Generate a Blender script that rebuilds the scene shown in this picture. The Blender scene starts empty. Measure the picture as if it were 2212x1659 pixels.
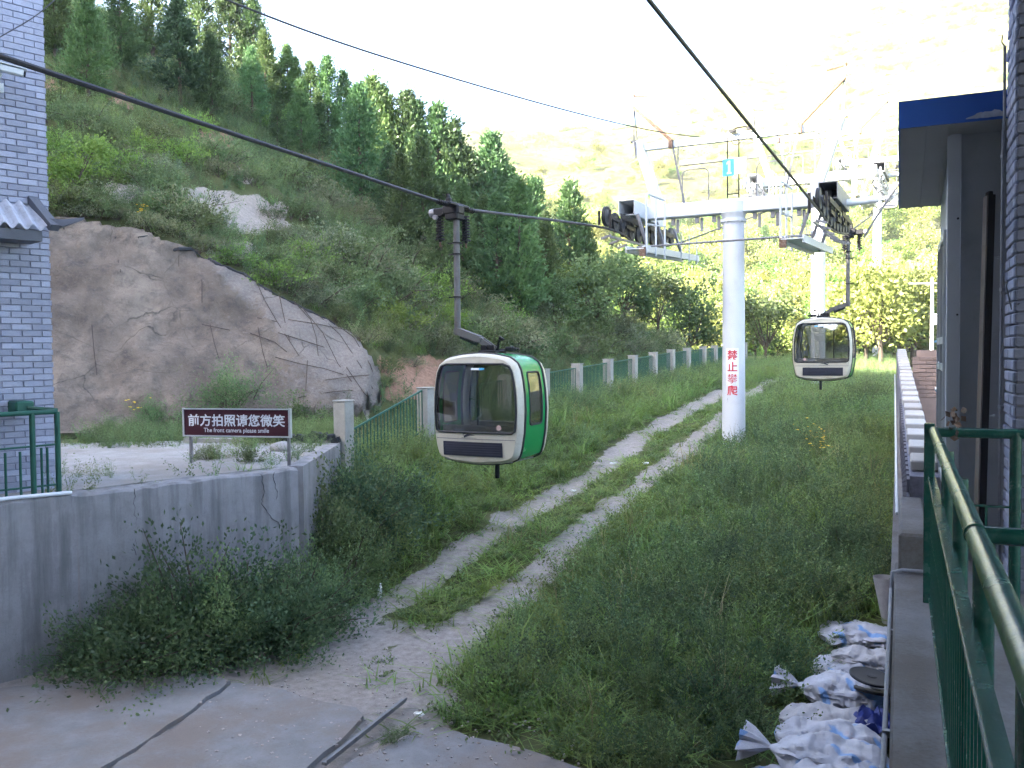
import bpy, bmesh, math, random
import numpy as np
from mathutils import Vector, Matrix, noise

SC = bpy.context.scene
COL = SC.collection
PI = math.pi
rng = np.random.default_rng(7)
random.seed(7)

# ------------------------------------------------------------------ camera, world, sun, exposure
EYE = Vector((0.0, 0.0, 4.0))
PITCH, ROLL, F = math.radians(2.0), math.radians(-0.54), 1916.0      # focal length for a 2212 px wide picture
RM = Matrix.Rotation(PI / 2 - PITCH, 3, 'X') @ Matrix.Rotation(ROLL, 3, 'Z')
cd = bpy.data.cameras.new('camera')
cam = bpy.data.objects.new('camera', cd)
COL.objects.link(cam)
cam.matrix_world = Matrix.Translation(EYE) @ RM.to_4x4()
cd.sensor_width = 36.0
cd.lens = 36.0 * F / 2212.0
cd.clip_start = 0.1
cd.clip_end = 3000.0
SC.camera = cam

SUN_EL = math.radians(24.4)
LDIR = Vector((0.90, 0.43, 0)).normalized()                          # horizontal way the sunlight travels
w = bpy.data.worlds.new('World')
SC.world = w
w.use_nodes = True
nt = w.node_tree
sky = nt.nodes.new('ShaderNodeTexSky')
sky.sky_type = 'NISHITA'
sky.sun_disc = False
sky.sun_elevation = SUN_EL
sky.sun_rotation = math.atan2(-LDIR.x, -LDIR.y)
sky.altitude = 800
sky.air_density = 0.85
sky.dust_density = 3.5
sky.ozone_density = 1.0
nt.links.new(sky.outputs[0], nt.nodes['Background'].inputs[0])
nt.nodes['Background'].inputs[1].default_value = 0.085

sl = bpy.data.lights.new('sun', 'SUN')
sl.energy = 5.0
sl.angle = math.radians(0.53)
sl.color = (1.0, 0.93, 0.80)
sun = bpy.data.objects.new('sun', sl)
COL.objects.link(sun)
sun.location = (-60, -30, 60)
ld = Vector((LDIR.x * math.cos(SUN_EL), LDIR.y * math.cos(SUN_EL), -math.sin(SUN_EL)))
sun.rotation_euler = ld.to_track_quat('-Z', 'Y').to_euler()

SC.view_settings.view_transform = 'Standard'
SC.view_settings.look = 'None'
SC.view_settings.gamma = 1.0
SC.view_settings.exposure = 3.75
SC.render.engine = 'CYCLES'
SC.cycles.use_denoising = True
SC.cycles.max_bounces = 5
SC.cycles.diffuse_bounces = 2
SC.cycles.use_adaptive_sampling = True
SC.cycles.adaptive_threshold = 0.035
SC.cycles.transparent_max_bounces = 12
SC.cycles.sample_clamp_indirect = 6

# ------------------------------------------------------------------ helpers
TH = math.radians(27.0)                  # the ropeway runs this far to the right of the view
ST, CT = math.sin(TH), math.cos(TH)
PH = math.radians(23.65)                 # so does the station building
SP, CP = math.sin(PH), math.cos(PH)


def P(u, v, Y):
    d = RM @ Vector(((u - 1106.0) / F, -(v - 829.5) / F, -1.0))
    return EYE + d * (Y / d.y)


RMT = np.array(RM.transposed())


def project(p):
    q = (np.asarray(p, float) - np.array(EYE)) @ RMT.T
    z = -q[..., 2]
    z = np.where(z > 0.05, z, 0.05)
    return 1106 + F * q[..., 0] / z, 829.5 - F * q[..., 1] / z, -q[..., 2]


def sc2w(s, c, z=0.0):
    return Vector((s * ST + c * CT, s * CT - c * ST, z))


def b2w(bx, by, z=0.0):
    return Vector((bx * CP + by * SP, -bx * SP + by * CP, z))


def tag(o, label=None, cat=None, group=None, kind=None):
    if label: o['label'] = label
    if cat: o['category'] = cat
    if group: o['group'] = group
    if kind: o['kind'] = kind
    return o


def empty(name, loc=(0, 0, 0), rz=0.0):
    o = bpy.data.objects.new(name, None)
    COL.objects.link(o)
    o.location = loc
    o.rotation_euler = (0, 0, rz)
    o.empty_display_size = 0.1
    return o


def link(name, me, parent=None, loc=None, rot=None):
    o = bpy.data.objects.new(name, me)
    COL.objects.link(o)
    if parent: o.parent = parent
    if loc is not None: o.location = loc
    if rot is not None: o.rotation_euler = rot
    return o


class MB:
    def __init__(self):
        self.v = []
        self.f = []

    def add(self, vs, fs):
        n = len(self.v)
        self.v += [tuple(x) for x in vs]
        self.f += [tuple(i + n for i in q) for q in fs]
        return self

    def box(self, c, s, M=None, bev=0.0):
        hx, hy, hz = s[0] / 2, s[1] / 2, s[2] / 2
        c = Vector(c)
        if bev <= 0:
            vs = [Vector((x * hx, y * hy, z * hz)) for z in (-1, 1) for y in (-1, 1) for x in (-1, 1)]
            fs = [(0, 2, 3, 1), (4, 5, 7, 6), (0, 1, 5, 4), (2, 6, 7, 3), (0, 4, 6, 2), (1, 3, 7, 5)]
        else:
            b = min(bev, hx * .9, hy * .9, hz * .9)
            bm = bmesh.new()
            bmesh.ops.create_cube(bm, size=1)
            for q in bm.verts: q.co = Vector((q.co.x * 2 * hx, q.co.y * 2 * hy, q.co.z * 2 * hz))
            bmesh.ops.bevel(bm, geom=list(bm.edges), offset=b, segments=1, affect='EDGES')
            bm.verts.index_update()
            vs = [q.co.copy() for q in bm.verts]
            fs = [tuple(q.index for q in f.verts) for f in bm.faces]
            bm.free()
        if M is not None: vs = [M @ x for x in vs]
        return self.add([x + c for x in vs], fs)

    def bar(self, a, b, wx, wz, up=(0, 0, 1)):
        a, b = Vector(a), Vector(b)
        d = (b - a)
        L = d.length
        d.normalize()
        up = Vector(up)
        if abs(d.dot(up)) > 0.98: up = Vector((0, 1, 0))
        x = d.cross(up).normalized()
        z = x.cross(d)
        M = Matrix((x, d, z)).transposed()
        return self.box((a + b) / 2, (wx, L, wz), M)

    def tube(self, pts, r, n=10, caps=True):
        pts = [Vector(p) for p in pts]
        rs = r if isinstance(r, (list, tuple)) else [r] * len(pts)
        vs, fs = [], []
        pd = None
        x = None
        for i, p in enumerate(pts):
            d = (pts[min(i + 1, len(pts) - 1)] - pts[max(i - 1, 0)])
            if d.length < 1e-9: d = Vector((0, 0, 1))
            d.normalize()
            if x is None:
                ref = Vector((0, 0, 1)) if abs(d.z) < .95 else Vector((1, 0, 0))
                x = d.cross(ref).normalized()
            else:
                x = (x - d * x.dot(d)).normalized()
            y = d.cross(x)
            for k in range(n):
                a = 2 * PI * k / n
                vs.append(p + (x * math.cos(a) + y * math.sin(a)) * rs[i])
        for i in range(len(pts) - 1):
            for k in range(n):
                k2 = (k + 1) % n
                fs.append((i * n + k, i * n + k2, (i + 1) * n + k2, (i + 1) * n + k))
        if caps:
            fs.append(tuple(range(n - 1, -1, -1)))
            fs.append(tuple((len(pts) - 1) * n + k for k in range(n)))
        return self.add(vs, fs)

    def lathe(self, prof, c=(0, 0, 0), n=24, M=None):
        vs, fs = [], []
        for r, z in prof:
            for k in range(n):
                a = 2 * PI * k / n
                q = Vector((r * math.cos(a), r * math.sin(a), z))
                vs.append((M @ q if M else q) + Vector(c))
        for i in range(len(prof) - 1):
            for k in range(n):
                k2 = (k + 1) % n
                fs.append((i * n + k, i * n + k2, (i + 1) * n + k2, (i + 1) * n + k))
        fs.append(tuple(range(n - 1, -1, -1)))
        fs.append(tuple((len(prof) - 1) * n + k for k in range(n)))
        return self.add(vs, fs)

    def prism(self, poly, z0, z1):
        n = len(poly)
        vs = [(x, y, z0) for x, y in poly] + [(x, y, z1) for x, y in poly]
        fs = [tuple(range(n - 1, -1, -1)), tuple(range(n, 2 * n))]
        fs += [(i, (i + 1) % n, n + (i + 1) % n, n + i) for i in range(n)]
        return self.add(vs, fs)

    def sheet(self, rows):
        n = len(rows[0])
        vs = [p for r in rows for p in r]
        fs = [(i * n + j, i * n + j + 1, (i + 1) * n + j + 1, (i + 1) * n + j)
              for i in range(len(rows) - 1) for j in range(n - 1)]
        return self.add(vs, fs)

    def mesh(self, name, m, smooth=False, weld=False, normals=False):
        me = bpy.data.meshes.new(name)
        me.from_pydata(self.v, [], self.f)
        if weld or normals:
            bm = bmesh.new()
            bm.from_mesh(me)
            if weld: bmesh.ops.remove_doubles(bm, verts=bm.verts, dist=1e-4)
            bmesh.ops.recalc_face_normals(bm, faces=bm.faces)
            bm.to_mesh(me)
            bm.free()
        me.materials.append(m)
        if smooth:
            me.shade_smooth()
            try:
                me.set_sharp_from_angle(angle=math.radians(38))
            except Exception:
                pass
        me.update()
        return me

    def build(self, name, m, parent=None, smooth=False, weld=False, normals=False):
        return link(name, self.mesh(name, m, smooth, weld, normals), parent)


def np_mesh(name, verts, quads, m, attrs=None, smooth=False):
    verts = np.asarray(verts, np.float32)
    quads = np.asarray(quads, np.int32)
    me = bpy.data.meshes.new(name)
    me.vertices.add(len(verts))
    me.vertices.foreach_set('co', verts.ravel())
    k = quads.shape[1]
    me.loops.add(quads.size)
    me.loops.foreach_set('vertex_index', quads.ravel())
    me.polygons.add(len(quads))
    me.polygons.foreach_set('loop_start', np.arange(0, quads.size, k, dtype=np.int32))
    me.polygons.foreach_set('loop_total', np.full(len(quads), k, np.int32))
    for an, av in (attrs or {}).items():
        a = me.attributes.new(an, 'FLOAT', 'POINT')
        a.data.foreach_set('value', np.asarray(av, np.float32))
    me.materials.append(m)
    me.update(calc_edges=True)
    me.validate()
    if smooth: me.shade_smooth()
    return me


def copy_tree(o, parent=None):
    c = o.copy()
    COL.objects.link(c)
    c.parent = parent
    for ch in list(o.children): copy_tree(ch, c)
    return c


_txt = {}


def text_mb(s, size, bold=0.0, align='CENTER'):
    cu = bpy.data.curves.new('lettering', 'FONT')
    cu.body = s
    cu.size = size
    cu.align_x = align
    cu.offset = bold
    cu.resolution_u = 3
    o = bpy.data.objects.new('lettering', cu)
    COL.objects.link(o)
    dg = bpy.context.evaluated_depsgraph_get()
    me = o.evaluated_get(dg).to_mesh()
    b = MB()
    b.add([q.co.copy() for q in me.vertices], [tuple(p.vertices) for p in me.polygons])
    bpy.data.objects.remove(o)
    return b


# ------------------------------------------------------------------ materials
class NT:
    def __init__(self, name):
        self.m = bpy.data.materials.new(name)
        self.m.use_nodes = True
        self.t = self.m.node_tree
        self.t.nodes.clear()
        self.out = self.n('ShaderNodeOutputMaterial')

    def n(self, typ, **kw):
        q = self.t.nodes.new(typ)
        for k, v in kw.items():
            if k[0] == '_':
                q.inputs[k[1:].replace('_', ' ')].default_value = v
            else:
                setattr(q, k, v)
        return q

    def l(self, a, b):
        self.t.links.new(a, b)

    def coord(self, kind='Object'):
        return self.n('ShaderNodeTexCoord').outputs[kind]

    def noise(self, scale, detail=6, rough=.6, co=None, dist=0.0):
        q = self.n('ShaderNodeTexNoise')
        q.inputs['Scale'].default_value = scale
        q.inputs['Detail'].default_value = detail
        q.inputs['Roughness'].default_value = rough
        q.inputs['Distortion'].default_value = dist
        if co is not None: self.l(co, q.inputs['Vector'])
        return q.outputs['Fac']

    def ramp(self, fac, stops):
        q = self.n('ShaderNodeValToRGB')
        e = q.color_ramp.elements
        while len(e) < len(stops): e.new(.5)
        for i, (p, c) in enumerate(stops):
            e[i].position = p
            e[i].color = (c[0], c[1], c[2], 1) if not isinstance(c, (int, float)) else (c, c, c, 1)
        self.l(fac, q.inputs[0])
        return q.outputs[0]

    def mix(self, fac, a, b, typ='MIX'):
        q = self.n('ShaderNodeMix', data_type='RGBA', blend_type=typ)
        for sock, val in ((q.inputs[0], fac), (q.inputs[6], a), (q.inputs[7], b)):
            if isinstance(val, bpy.types.NodeSocket):
                self.l(val, sock)
            elif isinstance(val, (int, float)):
                sock.default_value = val
            else:
                sock.default_value = (val[0], val[1], val[2], 1)
        return q.outputs[2]

    def math(self, op, a, b=0.0, clamp=False):
        q = self.n('ShaderNodeMath', operation=op, use_clamp=clamp)
        for i, val in enumerate((a, b)):
            if isinstance(val, bpy.types.NodeSocket):
                self.l(val, q.inputs[i])
            else:
                q.inputs[i].default_value = val
        return q.outputs[0]

    def attr(self, name):
        return self.n('ShaderNodeAttribute', attribute_name=name).outputs['Fac']

    def bump(self, h, strength, dist=0.02):
        q = self.n('ShaderNodeBump')
        q.inputs['Strength'].default_value = strength
        q.inputs['Distance'].default_value = dist
        self.l(h, q.inputs['Height'])
        return q.outputs[0]

    def pbsdf(self, color, rough=.8, metal=0.0, normal=None, spec=0.4):
        q = self.n('ShaderNodeBsdfPrincipled')
        if isinstance(color, bpy.types.NodeSocket):
            self.l(color, q.inputs['Base Color'])
        else:
            q.inputs['Base Color'].default_value = (*color, 1)
        if isinstance(rough, bpy.types.NodeSocket):
            self.l(rough, q.inputs['Roughness'])
        else:
            q.inputs['Roughness'].default_value = rough
        q.inputs['Metallic'].default_value = metal
        q.inputs['Specular IOR Level'].default_value = spec
        if normal is not None: self.l(normal, q.inputs['Normal'])
        self.l(q.outputs[0], self.out.inputs[0])
        return q


def plain(name, c, rough=.7, metal=0.0, var=.18, scale=3.0, bump=0.0, bscale=40, dirt=None, dirt_amt=.4, spec=.4, rnd=0.0):
    """painted or bare surface with blotches, grime and fine relief"""
    t = NT(name)
    co = t.coord()
    n1 = t.noise(scale, 7, .65, co)
    a = tuple(x * (1 - var) for x in c)
    b = tuple(min(1, x * (1 + var)) for x in c)
    col = t.ramp(n1, [(.3, a), (.7, b)])
    if dirt is not None:
        n2 = t.noise(scale * 2.3 + 1, 8, .7, co, .4)
        col = t.mix(t.math('MULTIPLY', t.ramp(n2, [(.5, 0), (.72, 1)]), dirt_amt), col, dirt)
    if rnd:
        oi = t.n('ShaderNodeObjectInfo')
        k = t.math('ADD', t.math('MULTIPLY', oi.outputs['Random'], 2 * rnd), 1 - rnd)
        q = t.n('ShaderNodeVectorMath', operation='SCALE')
        t.l(col, q.inputs[0])
        t.l(k, q.inputs['Scale'])
        col = q.outputs[0]
    nm = t.bump(t.noise(bscale, 5, .6, co), bump, .01) if bump else None
    rr = t.math('ADD', t.math('MULTIPLY', n1, .2), rough - .1)
    t.pbsdf(col, rr, metal, nm, spec)
    return t.m


def leafmat(name, c1, c2, trans=.3, hue=.12):
    t = NT(name)
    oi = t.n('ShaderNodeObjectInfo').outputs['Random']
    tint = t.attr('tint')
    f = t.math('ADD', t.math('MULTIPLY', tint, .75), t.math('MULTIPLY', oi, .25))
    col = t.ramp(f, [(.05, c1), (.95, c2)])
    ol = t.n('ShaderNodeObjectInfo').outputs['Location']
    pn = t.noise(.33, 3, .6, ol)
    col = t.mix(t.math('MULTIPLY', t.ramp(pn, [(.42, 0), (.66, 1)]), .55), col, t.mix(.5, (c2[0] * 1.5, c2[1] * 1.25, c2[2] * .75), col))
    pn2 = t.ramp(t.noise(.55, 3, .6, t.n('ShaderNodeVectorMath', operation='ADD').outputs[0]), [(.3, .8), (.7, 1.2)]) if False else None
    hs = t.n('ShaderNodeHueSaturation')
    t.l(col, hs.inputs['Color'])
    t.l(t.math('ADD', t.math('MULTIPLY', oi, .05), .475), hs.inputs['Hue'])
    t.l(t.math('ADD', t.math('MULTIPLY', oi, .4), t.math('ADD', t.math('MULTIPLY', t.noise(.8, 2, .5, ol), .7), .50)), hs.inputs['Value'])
    d = t.n('ShaderNodeBsdfDiffuse')
    tr = t.n('ShaderNodeBsdfTranslucent')
    gl = t.n('ShaderNodeBsdfGlossy')
    gl.inputs['Roughness'].default_value = .5
    gl.inputs['Color'].default_value = (.5, .5, .5, 1)
    t.l(hs.outputs[0], d.inputs[0])
    t.l(hs.outputs[0], tr.inputs[0])
    m1 = t.n('ShaderNodeMixShader')
    m1.inputs[0].default_value = trans
    t.l(d.outputs[0], m1.inputs[1])
    t.l(tr.outputs[0], m1.inputs[2])
    m2 = t.n('ShaderNodeMixShader')
    m2.inputs[0].default_value = .05
    t.l(m1.outputs[0], m2.inputs[1])
    t.l(gl.outputs[0], m2.inputs[2])
    t.l(m2.outputs[0], t.out.inputs[0])
    return t.m


M = {}
M['white_paint'] = plain('white_paint', (.56, .58, .60), .45, var=.05, scale=1.5, dirt=(.42, .40, .38), dirt_amt=.25)
M['pole_paint'] = plain('pole_paint', (.56, .58, .62), .5, var=.05, scale=.8, dirt=(.36, .33, .31), dirt_amt=.22)
M['cream'] = plain('cream_gelcoat', (.52, .485, .40), .32, var=.05, scale=1.4, dirt=(.30, .22, .12), dirt_amt=.4, spec=.5)
M['green_panel'] = plain('green_panel', (.010, .23, .06), .25, var=.08, scale=1.2, spec=.5)
M['rubber'] = plain('black_rubber', (.014, .015, .018), .55, var=.2)
M['navy'] = plain('navy_panel', (.022, .024, .040), .5, var=.2, scale=6)
M['steel_dark'] = plain('dark_steel', (.010, .010, .013), .5, 0, var=.35, scale=8, dirt=(.035, .024, .016), dirt_amt=.5, spec=.25)
M['steel_grey'] = plain('grey_galvanised', (.20, .20, .215), .5, .35, var=.2, scale=6, dirt=(.10, .08, .07), dirt_amt=.4)
M['hanger'] = plain('hanger_tube', (.10, .098, .10), .55, .2, var=.2, scale=5, dirt=(.09, .065, .05), dirt_amt=.6)
M['rust'] = plain('rusty_steel', (.13, .075, .05), .85, 0, var=.4, scale=9, dirt=(.48, .42, .38), dirt_amt=.5)
M['rope'] = plain('steel_rope', (.045, .045, .055), .5, .4, var=.3, scale=30)
M['green_rail'] = plain('green_gloss_paint', (.006, .060, .040), .25, 0, var=.25, scale=9, bump=.15, bscale=50, dirt=(.30, .32, .28), dirt_amt=.10, spec=.6)
M['fence_green'] = plain('fence_green_paint', (.012, .085, .06), .5, var=.2, scale=8)
M['concrete_post'] = plain('concrete_post', (.31, .30, .275), .9, var=.15, scale=3, bump=.3, dirt=(.20, .19, .17), dirt_amt=.5)
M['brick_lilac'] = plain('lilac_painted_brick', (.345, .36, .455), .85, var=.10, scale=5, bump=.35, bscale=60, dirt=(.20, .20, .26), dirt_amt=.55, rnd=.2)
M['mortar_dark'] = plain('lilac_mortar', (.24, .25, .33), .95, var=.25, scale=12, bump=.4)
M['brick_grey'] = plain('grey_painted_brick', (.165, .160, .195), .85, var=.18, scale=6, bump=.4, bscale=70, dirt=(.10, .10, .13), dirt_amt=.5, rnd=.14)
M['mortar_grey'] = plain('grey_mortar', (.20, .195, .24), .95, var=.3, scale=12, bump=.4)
M['sign_maroon'] = plain('maroon_enamel', (.055, .010, .017), .35, var=.1, scale=2)
M['letter_white'] = plain('white_lettering', (.66, .68, .72), .5, var=.05)
M['letter_red'] = plain('red_lettering', (.50, .03, .05), .5, var=.08)
M['plate_white'] = plain('white_plate', (.72, .73, .76), .45, var=.03)
M['plate_blue'] = plain('sky_blue_plate', (.08, .38, .66), .45, var=.05)
M['alu'] = plain('aluminium_trim', (.55, .56, .58), .4, .5, var=.08)
M['shed_grey'] = plain('shed_sheet_grey', (.40, .40, .44), .5, var=.06, scale=1.2, dirt=(.12, .12, .13), dirt_amt=.3)
M['shed_trim'] = plain('shed_trim_pale', (.50, .51, .55), .5, var=.06, scale=2)
M['soffit'] = plain('soffit_sheet', (.34, .335, .335), .6, var=.08, scale=2)
M['blue_fascia'] = plain('blue_fascia_sheet', (.022, .095, .40), .45, var=.1, scale=1.3, dirt=(.35, .38, .45), dirt_amt=.0)
M['brown_metal'] = plain('dark_brown_profile', (.028, .022, .022), .35, .3, var=.2)
M['profile_edge'] = plain('bare_profile_edge', (.30, .25, .22), .35, .6, var=.2)
M['conduit'] = plain('grey_conduit', (.32, .32, .35), .55, .1, var=.15, scale=8, dirt=(.15, .1, .08), dirt_amt=.4)
M['cable_white'] = plain('white_cable', (.62, .63, .66), .5, var=.1)
M['pvc'] = plain('white_pvc', (.74, .76, .80), .4, var=.04)
M['tile_white'] = plain('white_coping', (.42, .39, .37), .8, var=.1, scale=3, bump=.2, dirt=(.35, .32, .30), dirt_amt=.4, rnd=.08)
M['brown_wall'] = plain('brown_brick_wall', (.24, .17, .145), .9, var=.2, scale=4, bump=.3, rnd=.1)
M['tank'] = plain('pale_tank_sheet', (.42, .43, .46), .5, var=.06, dirt=(.25, .18, .13), dirt_amt=.4)
M['roof_blue'] = plain('pale_blue_roof', (.12, .42, .72), .5, var=.06)
M['corrugated'] = plain('corrugated_fibre_roof', (.46, .47, .54), .85, var=.15, scale=5, dirt=(.18, .18, .19), dirt_amt=.6)
M['slate_trim'] = plain('slate_flashing', (.10, .105, .13), .6, var=.15, scale=4)
M['cam_white'] = plain('camera_housing', (.70, .73, .74), .4, var=.04)
M['bark'] = plain('bark', (.085, .065, .05), .95, var=.4, scale=14, bump=.5)
M['bag_white'] = None
M['lid'] = plain('dull_black_lid', (.035, .033, .035), .6, var=.2, scale=6)
M['blue_cloth'] = plain('dark_blue_plastic', (.02, .035, .20), .45, var=.4, scale=6)
M['litter'] = plain('white_litter', (.75, .76, .78), .6, var=.06)
M['seat'] = plain('seat_shell', (.34, .33, .31), .6, var=.1)
M['dark_opening'] = plain('dark_interior_steel', (.03, .03, .035), .8, var=.2)
M['sheave_face'] = plain('sheave_face', (.045, .045, .05), .55, 0, var=.2, scale=7, dirt=(.05, .05, .05), dirt_amt=.5)
M['pole_wood'] = plain('grey_utility_pole', (.33, .31, .30), .9, var=.15)
M['wire'] = plain('rusty_mesh_wire', (.075, .055, .045), .9, var=.3)
M['yellow_flower'] = plain('yellow_petals', (.75, .50, .03), .7, var=.2)


def glass_mat(name, tint, extra):
    t = NT(name)
    tr = t.n('ShaderNodeBsdfTransparent')
    tr.inputs[0].default_value = (*tint, 1)
    gl = t.n('ShaderNodeBsdfGlossy')
    gl.inputs['Roughness'].default_value = .04
    gl.inputs['Color'].default_value = (.9, .92, .95, 1)
    fr = t.n('ShaderNodeFresnel')
    fr.inputs[0].default_value = 1.5
    f = t.math('ADD', fr.outputs[0], extra, True)
    mx = t.n('ShaderNodeMixShader')
    t.l(f, mx.inputs[0])
    t.l(tr.outputs[0], mx.inputs[1])
    t.l(gl.outputs[0], mx.inputs[2])
    t.l(mx.outputs[0], t.out.inputs[0])
    return t.m


M['glass'] = glass_mat('tinted_acrylic', (.56, .55, .51), .12)
M['shed_glass'] = glass_mat('window_glass', (.10, .11, .12), .12)


def bag_material():
    t = NT('woven_sack')
    co = t.coord()
    n = t.noise(3.2, 4, .5, co, .6)
    w1 = t.noise(1.9, 2, .4, co, 1.2)
    col = t.ramp(n, [(.3, (.34, .335, .375)), (.7, (.56, .555, .61))])
    col = t.mix(t.ramp(w1, [(.52, 0), (.56, 1)]), col, (.18, .32, .58))
    br = t.n('ShaderNodeTexBrick')
    br.inputs['Scale'].default_value = 4.0
    br.inputs['Mortar Size'].default_value = .035
    t.l(co, br.inputs['Vector'])
    n3 = t.noise(1.4, 2, .4, co, .4)
    col = t.mix(t.math('MULTIPLY', t.ramp(n3, [(.56, 0), (.62, 1)]), t.math('SUBTRACT', 1.0, br.outputs['Fac'])), col, (.42, .28, .30))
    t.pbsdf(col, .55, 0, t.bump(t.noise(14, 5, .6, co, .8), .5, .02), .4)
    return t.m


M['bag_white'] = bag_material()
M['bag_grey'] = plain('grey_woven_sack', (.40, .38, .39), .6, var=.2, scale=4, bump=.4, bscale=18)

M['leaf_conifer'] = leafmat('conifer_sprays', (.026, .062, .030), (.125, .205, .075), .3)
M['leaf_pine'] = leafmat('pine_needles', (.028, .060, .030), (.085, .140, .065), .25)
M['leaf_shrub'] = leafmat('shrub_leaves', (.042, .075, .030), (.165, .215, .090), .35)
M['leaf_greyshrub'] = leafmat('grey_shrub_leaves', (.065, .090, .048), (.235, .255, .150), .3)
M['leaf_bright'] = leafmat('bright_broad_leaves', (.060, .125, .024), (.210, .330, .075), .4)
M['leaf_dark'] = leafmat('dark_weed_leaves', (.026, .062, .032), (.115, .180, .090), .35)
M['leaf_weed'] = leafmat('weed_leaves', (.055, .100, .038), (.205, .285, .120), .35)
M['leaf_sun'] = leafmat('sunlit_yellow_leaves', (.13, .175, .040), (.36, .40, .13), .4)  # overexposed sunlight on the far trees, put into the leaf colour as yellow
M['grass'] = leafmat('grass_blades', (.066, .120, .032), (.225, .325, .090), .35)
M['grass_dry'] = leafmat('dry_grass_blades', (.18, .17, .08), (.38, .34, .19), .3)

# ------------------------------------------------------------------ terrain
def sstep(x, a, b):
    t = np.clip((x - a) / (b - a), 0, 1)
    return t * t * (3 - 2 * t)


def vnoise(x, y, seed=0, octs=4, f=1.0):
    """cheap value noise, vectorised, about -1..1"""
    x = np.asarray(x, float); y = np.asarray(y, float)
    out = np.zeros(np.broadcast(x, y).shape)
    amp, tot = 1.0, 0.0
    for o in range(octs):
        X, Y = x * f + 13.7 * seed + 31 * o, y * f - 7.3 * seed + 17 * o
        xi, yi = np.floor(X), np.floor(Y)
        fx, fy = X - xi, Y - yi
        fx, fy = fx * fx * (3 - 2 * fx), fy * fy * (3 - 2 * fy)

        def h(a, b):
            q = np.sin(a * 127.1 + b * 311.7 + seed * 3.1) * 43758.5453
            return (q - np.floor(q)) * 2 - 1
        n = (h(xi, yi) * (1 - fx) + h(xi + 1, yi) * fx) * (1 - fy) + (h(xi, yi + 1) * (1 - fx) + h(xi + 1, yi + 1) * fx) * fy
        out += n * amp
        tot += amp
        amp *= .5
        f *= 2
    return out / tot


WA = np.array((-6.26, 10.84)); WB = np.array((-3.38, 13.9))          # retaining wall, along its face
WDIR = (WB - WA) / np.linalg.norm(WB - WA)
WN = np.array((-WDIR[1], WDIR[0]))                                       # towards the terrace
TERR = 2.20


def terrace_d(x, y):
    dw = (x - WA[0]) * WN[0] + (y - WA[1]) * WN[1]
    db = -(x - WB[0]) * 1.0 + (y - WB[1]) * -0.02 - 0.05
    return np.minimum(dw, db)


def gz(x, y, rough=True):
    x = np.asarray(x, float); y = np.asarray(y, float)
    s = x * ST + y * CT
    c = x * CT - y * ST
    base = np.interp(s, [-200, 0, 9.5, 12, 15, 23, 30, 40, 55, 80, 120, 300], [0, 0, 0, .12, .55, 1.43, 1.9, 2.3, 2.65, 3.3, 5, 8])
    bank = np.interp(s, [12, 15, 27, 50, 70], [0, 1.0, .5, .35, 0]) * sstep(-c, 7.6, 11.2)
    base = base + bank
    dT = terrace_d(x, y)
    inT = (dT > .2) & (s < 21)
    base = np.where(inT, np.maximum(base, TERR - .03), base)
    # the hill
    d1 = -.30 * (x + 10.6) + .954 * (y - 20.4)
    d2 = -c - 12.6
    p1 = np.where(d1 < 4.2, 1.32 * d1, 5.54 + .70 * (d1 - 4.2))
    p2 = np.where(d2 < 5, .82 * d2, 4.1 + .74 * (d2 - 5))
    k = 1.2
    h = np.clip(.5 + .5 * (p2 - p1) / k, 0, 1)
    hill = p2 * (1 - h) + p1 * h - k * h * (1 - h)
    d0 = (-.891) * (x + 12.5) + .454 * (y - 20.8)
    p0 = np.where(d0 < 6, 1.0 * d0, 6 + .74 * (d0 - 6))
    hill = np.maximum(hill, p0)
    cap = np.interp(x, [-70, -14.8, -3, 3, 10, 20, 30], [63, 19, 9.8, 7.6, 5.6, 4.2, 2]) - .40 * np.maximum(0, y - 46) - base
    plane = 13.2 - .483 * x - .0416 * y                                 # shadow limit aimed for, cast by an unseen, purpose-shaped ridge
    shade_ridge = plane - .35 * np.abs(x + 80) - .5 * np.maximum(0, y - 48) - .3 * np.maximum(0, -75 - y)
    hill = np.minimum(hill, np.minimum(cap, plane - .3 - base))
    hill = np.maximum(hill, shade_ridge - base)
    hill = np.maximum(hill, 0)
    z = base + hill
    if rough:
        a = np.clip(hill / 2.5, 0, 1)
        z = z + a * (vnoise(x, y, 3, 4, .25) * .55 + vnoise(x, y, 5, 3, .9) * .14)
        off = np.where(inT, .0, sstep(s, 11.5, 14))
        z = z + off * (1 - a) * vnoise(x, y, 9, 3, .6) * .07
        d9 = np.sqrt((x - 0) ** 2 + y ** 2)
    return z


def ray_ground(u, v, y0=7.0, y1=400.0):
    ys = np.concatenate([np.arange(y0, 80, .08), np.arange(80, y1, .5)])
    d = RM @ Vector(((u - 1106.0) / F, -(v - 829.5) / F, -1.0))
    X = ys * d.x / d.y
    Z = EYE.z + ys * d.z / d.y
    hit = np.nonzero(Z < gz(X, ys))[0]
    if len(hit) == 0: return None
    i = hit[0]
    return Vector((X[i], ys[i], float(gz(X[i], ys[i]))))


def in_poly(u, v, poly):
    inside = np.zeros(np.shape(u), bool)
    n = len(poly)
    for i in range(n):
        (x1, y1), (x2, y2) = poly[i], poly[(i + 1) % n]
        cond = ((y1 > v) != (y2 > v))
        xs = (x2 - x1) * (v - y1) / ((y2 - y1) if y2 != y1 else 1e-9) + x1
        inside ^= cond & (u < xs)
    return inside


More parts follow.
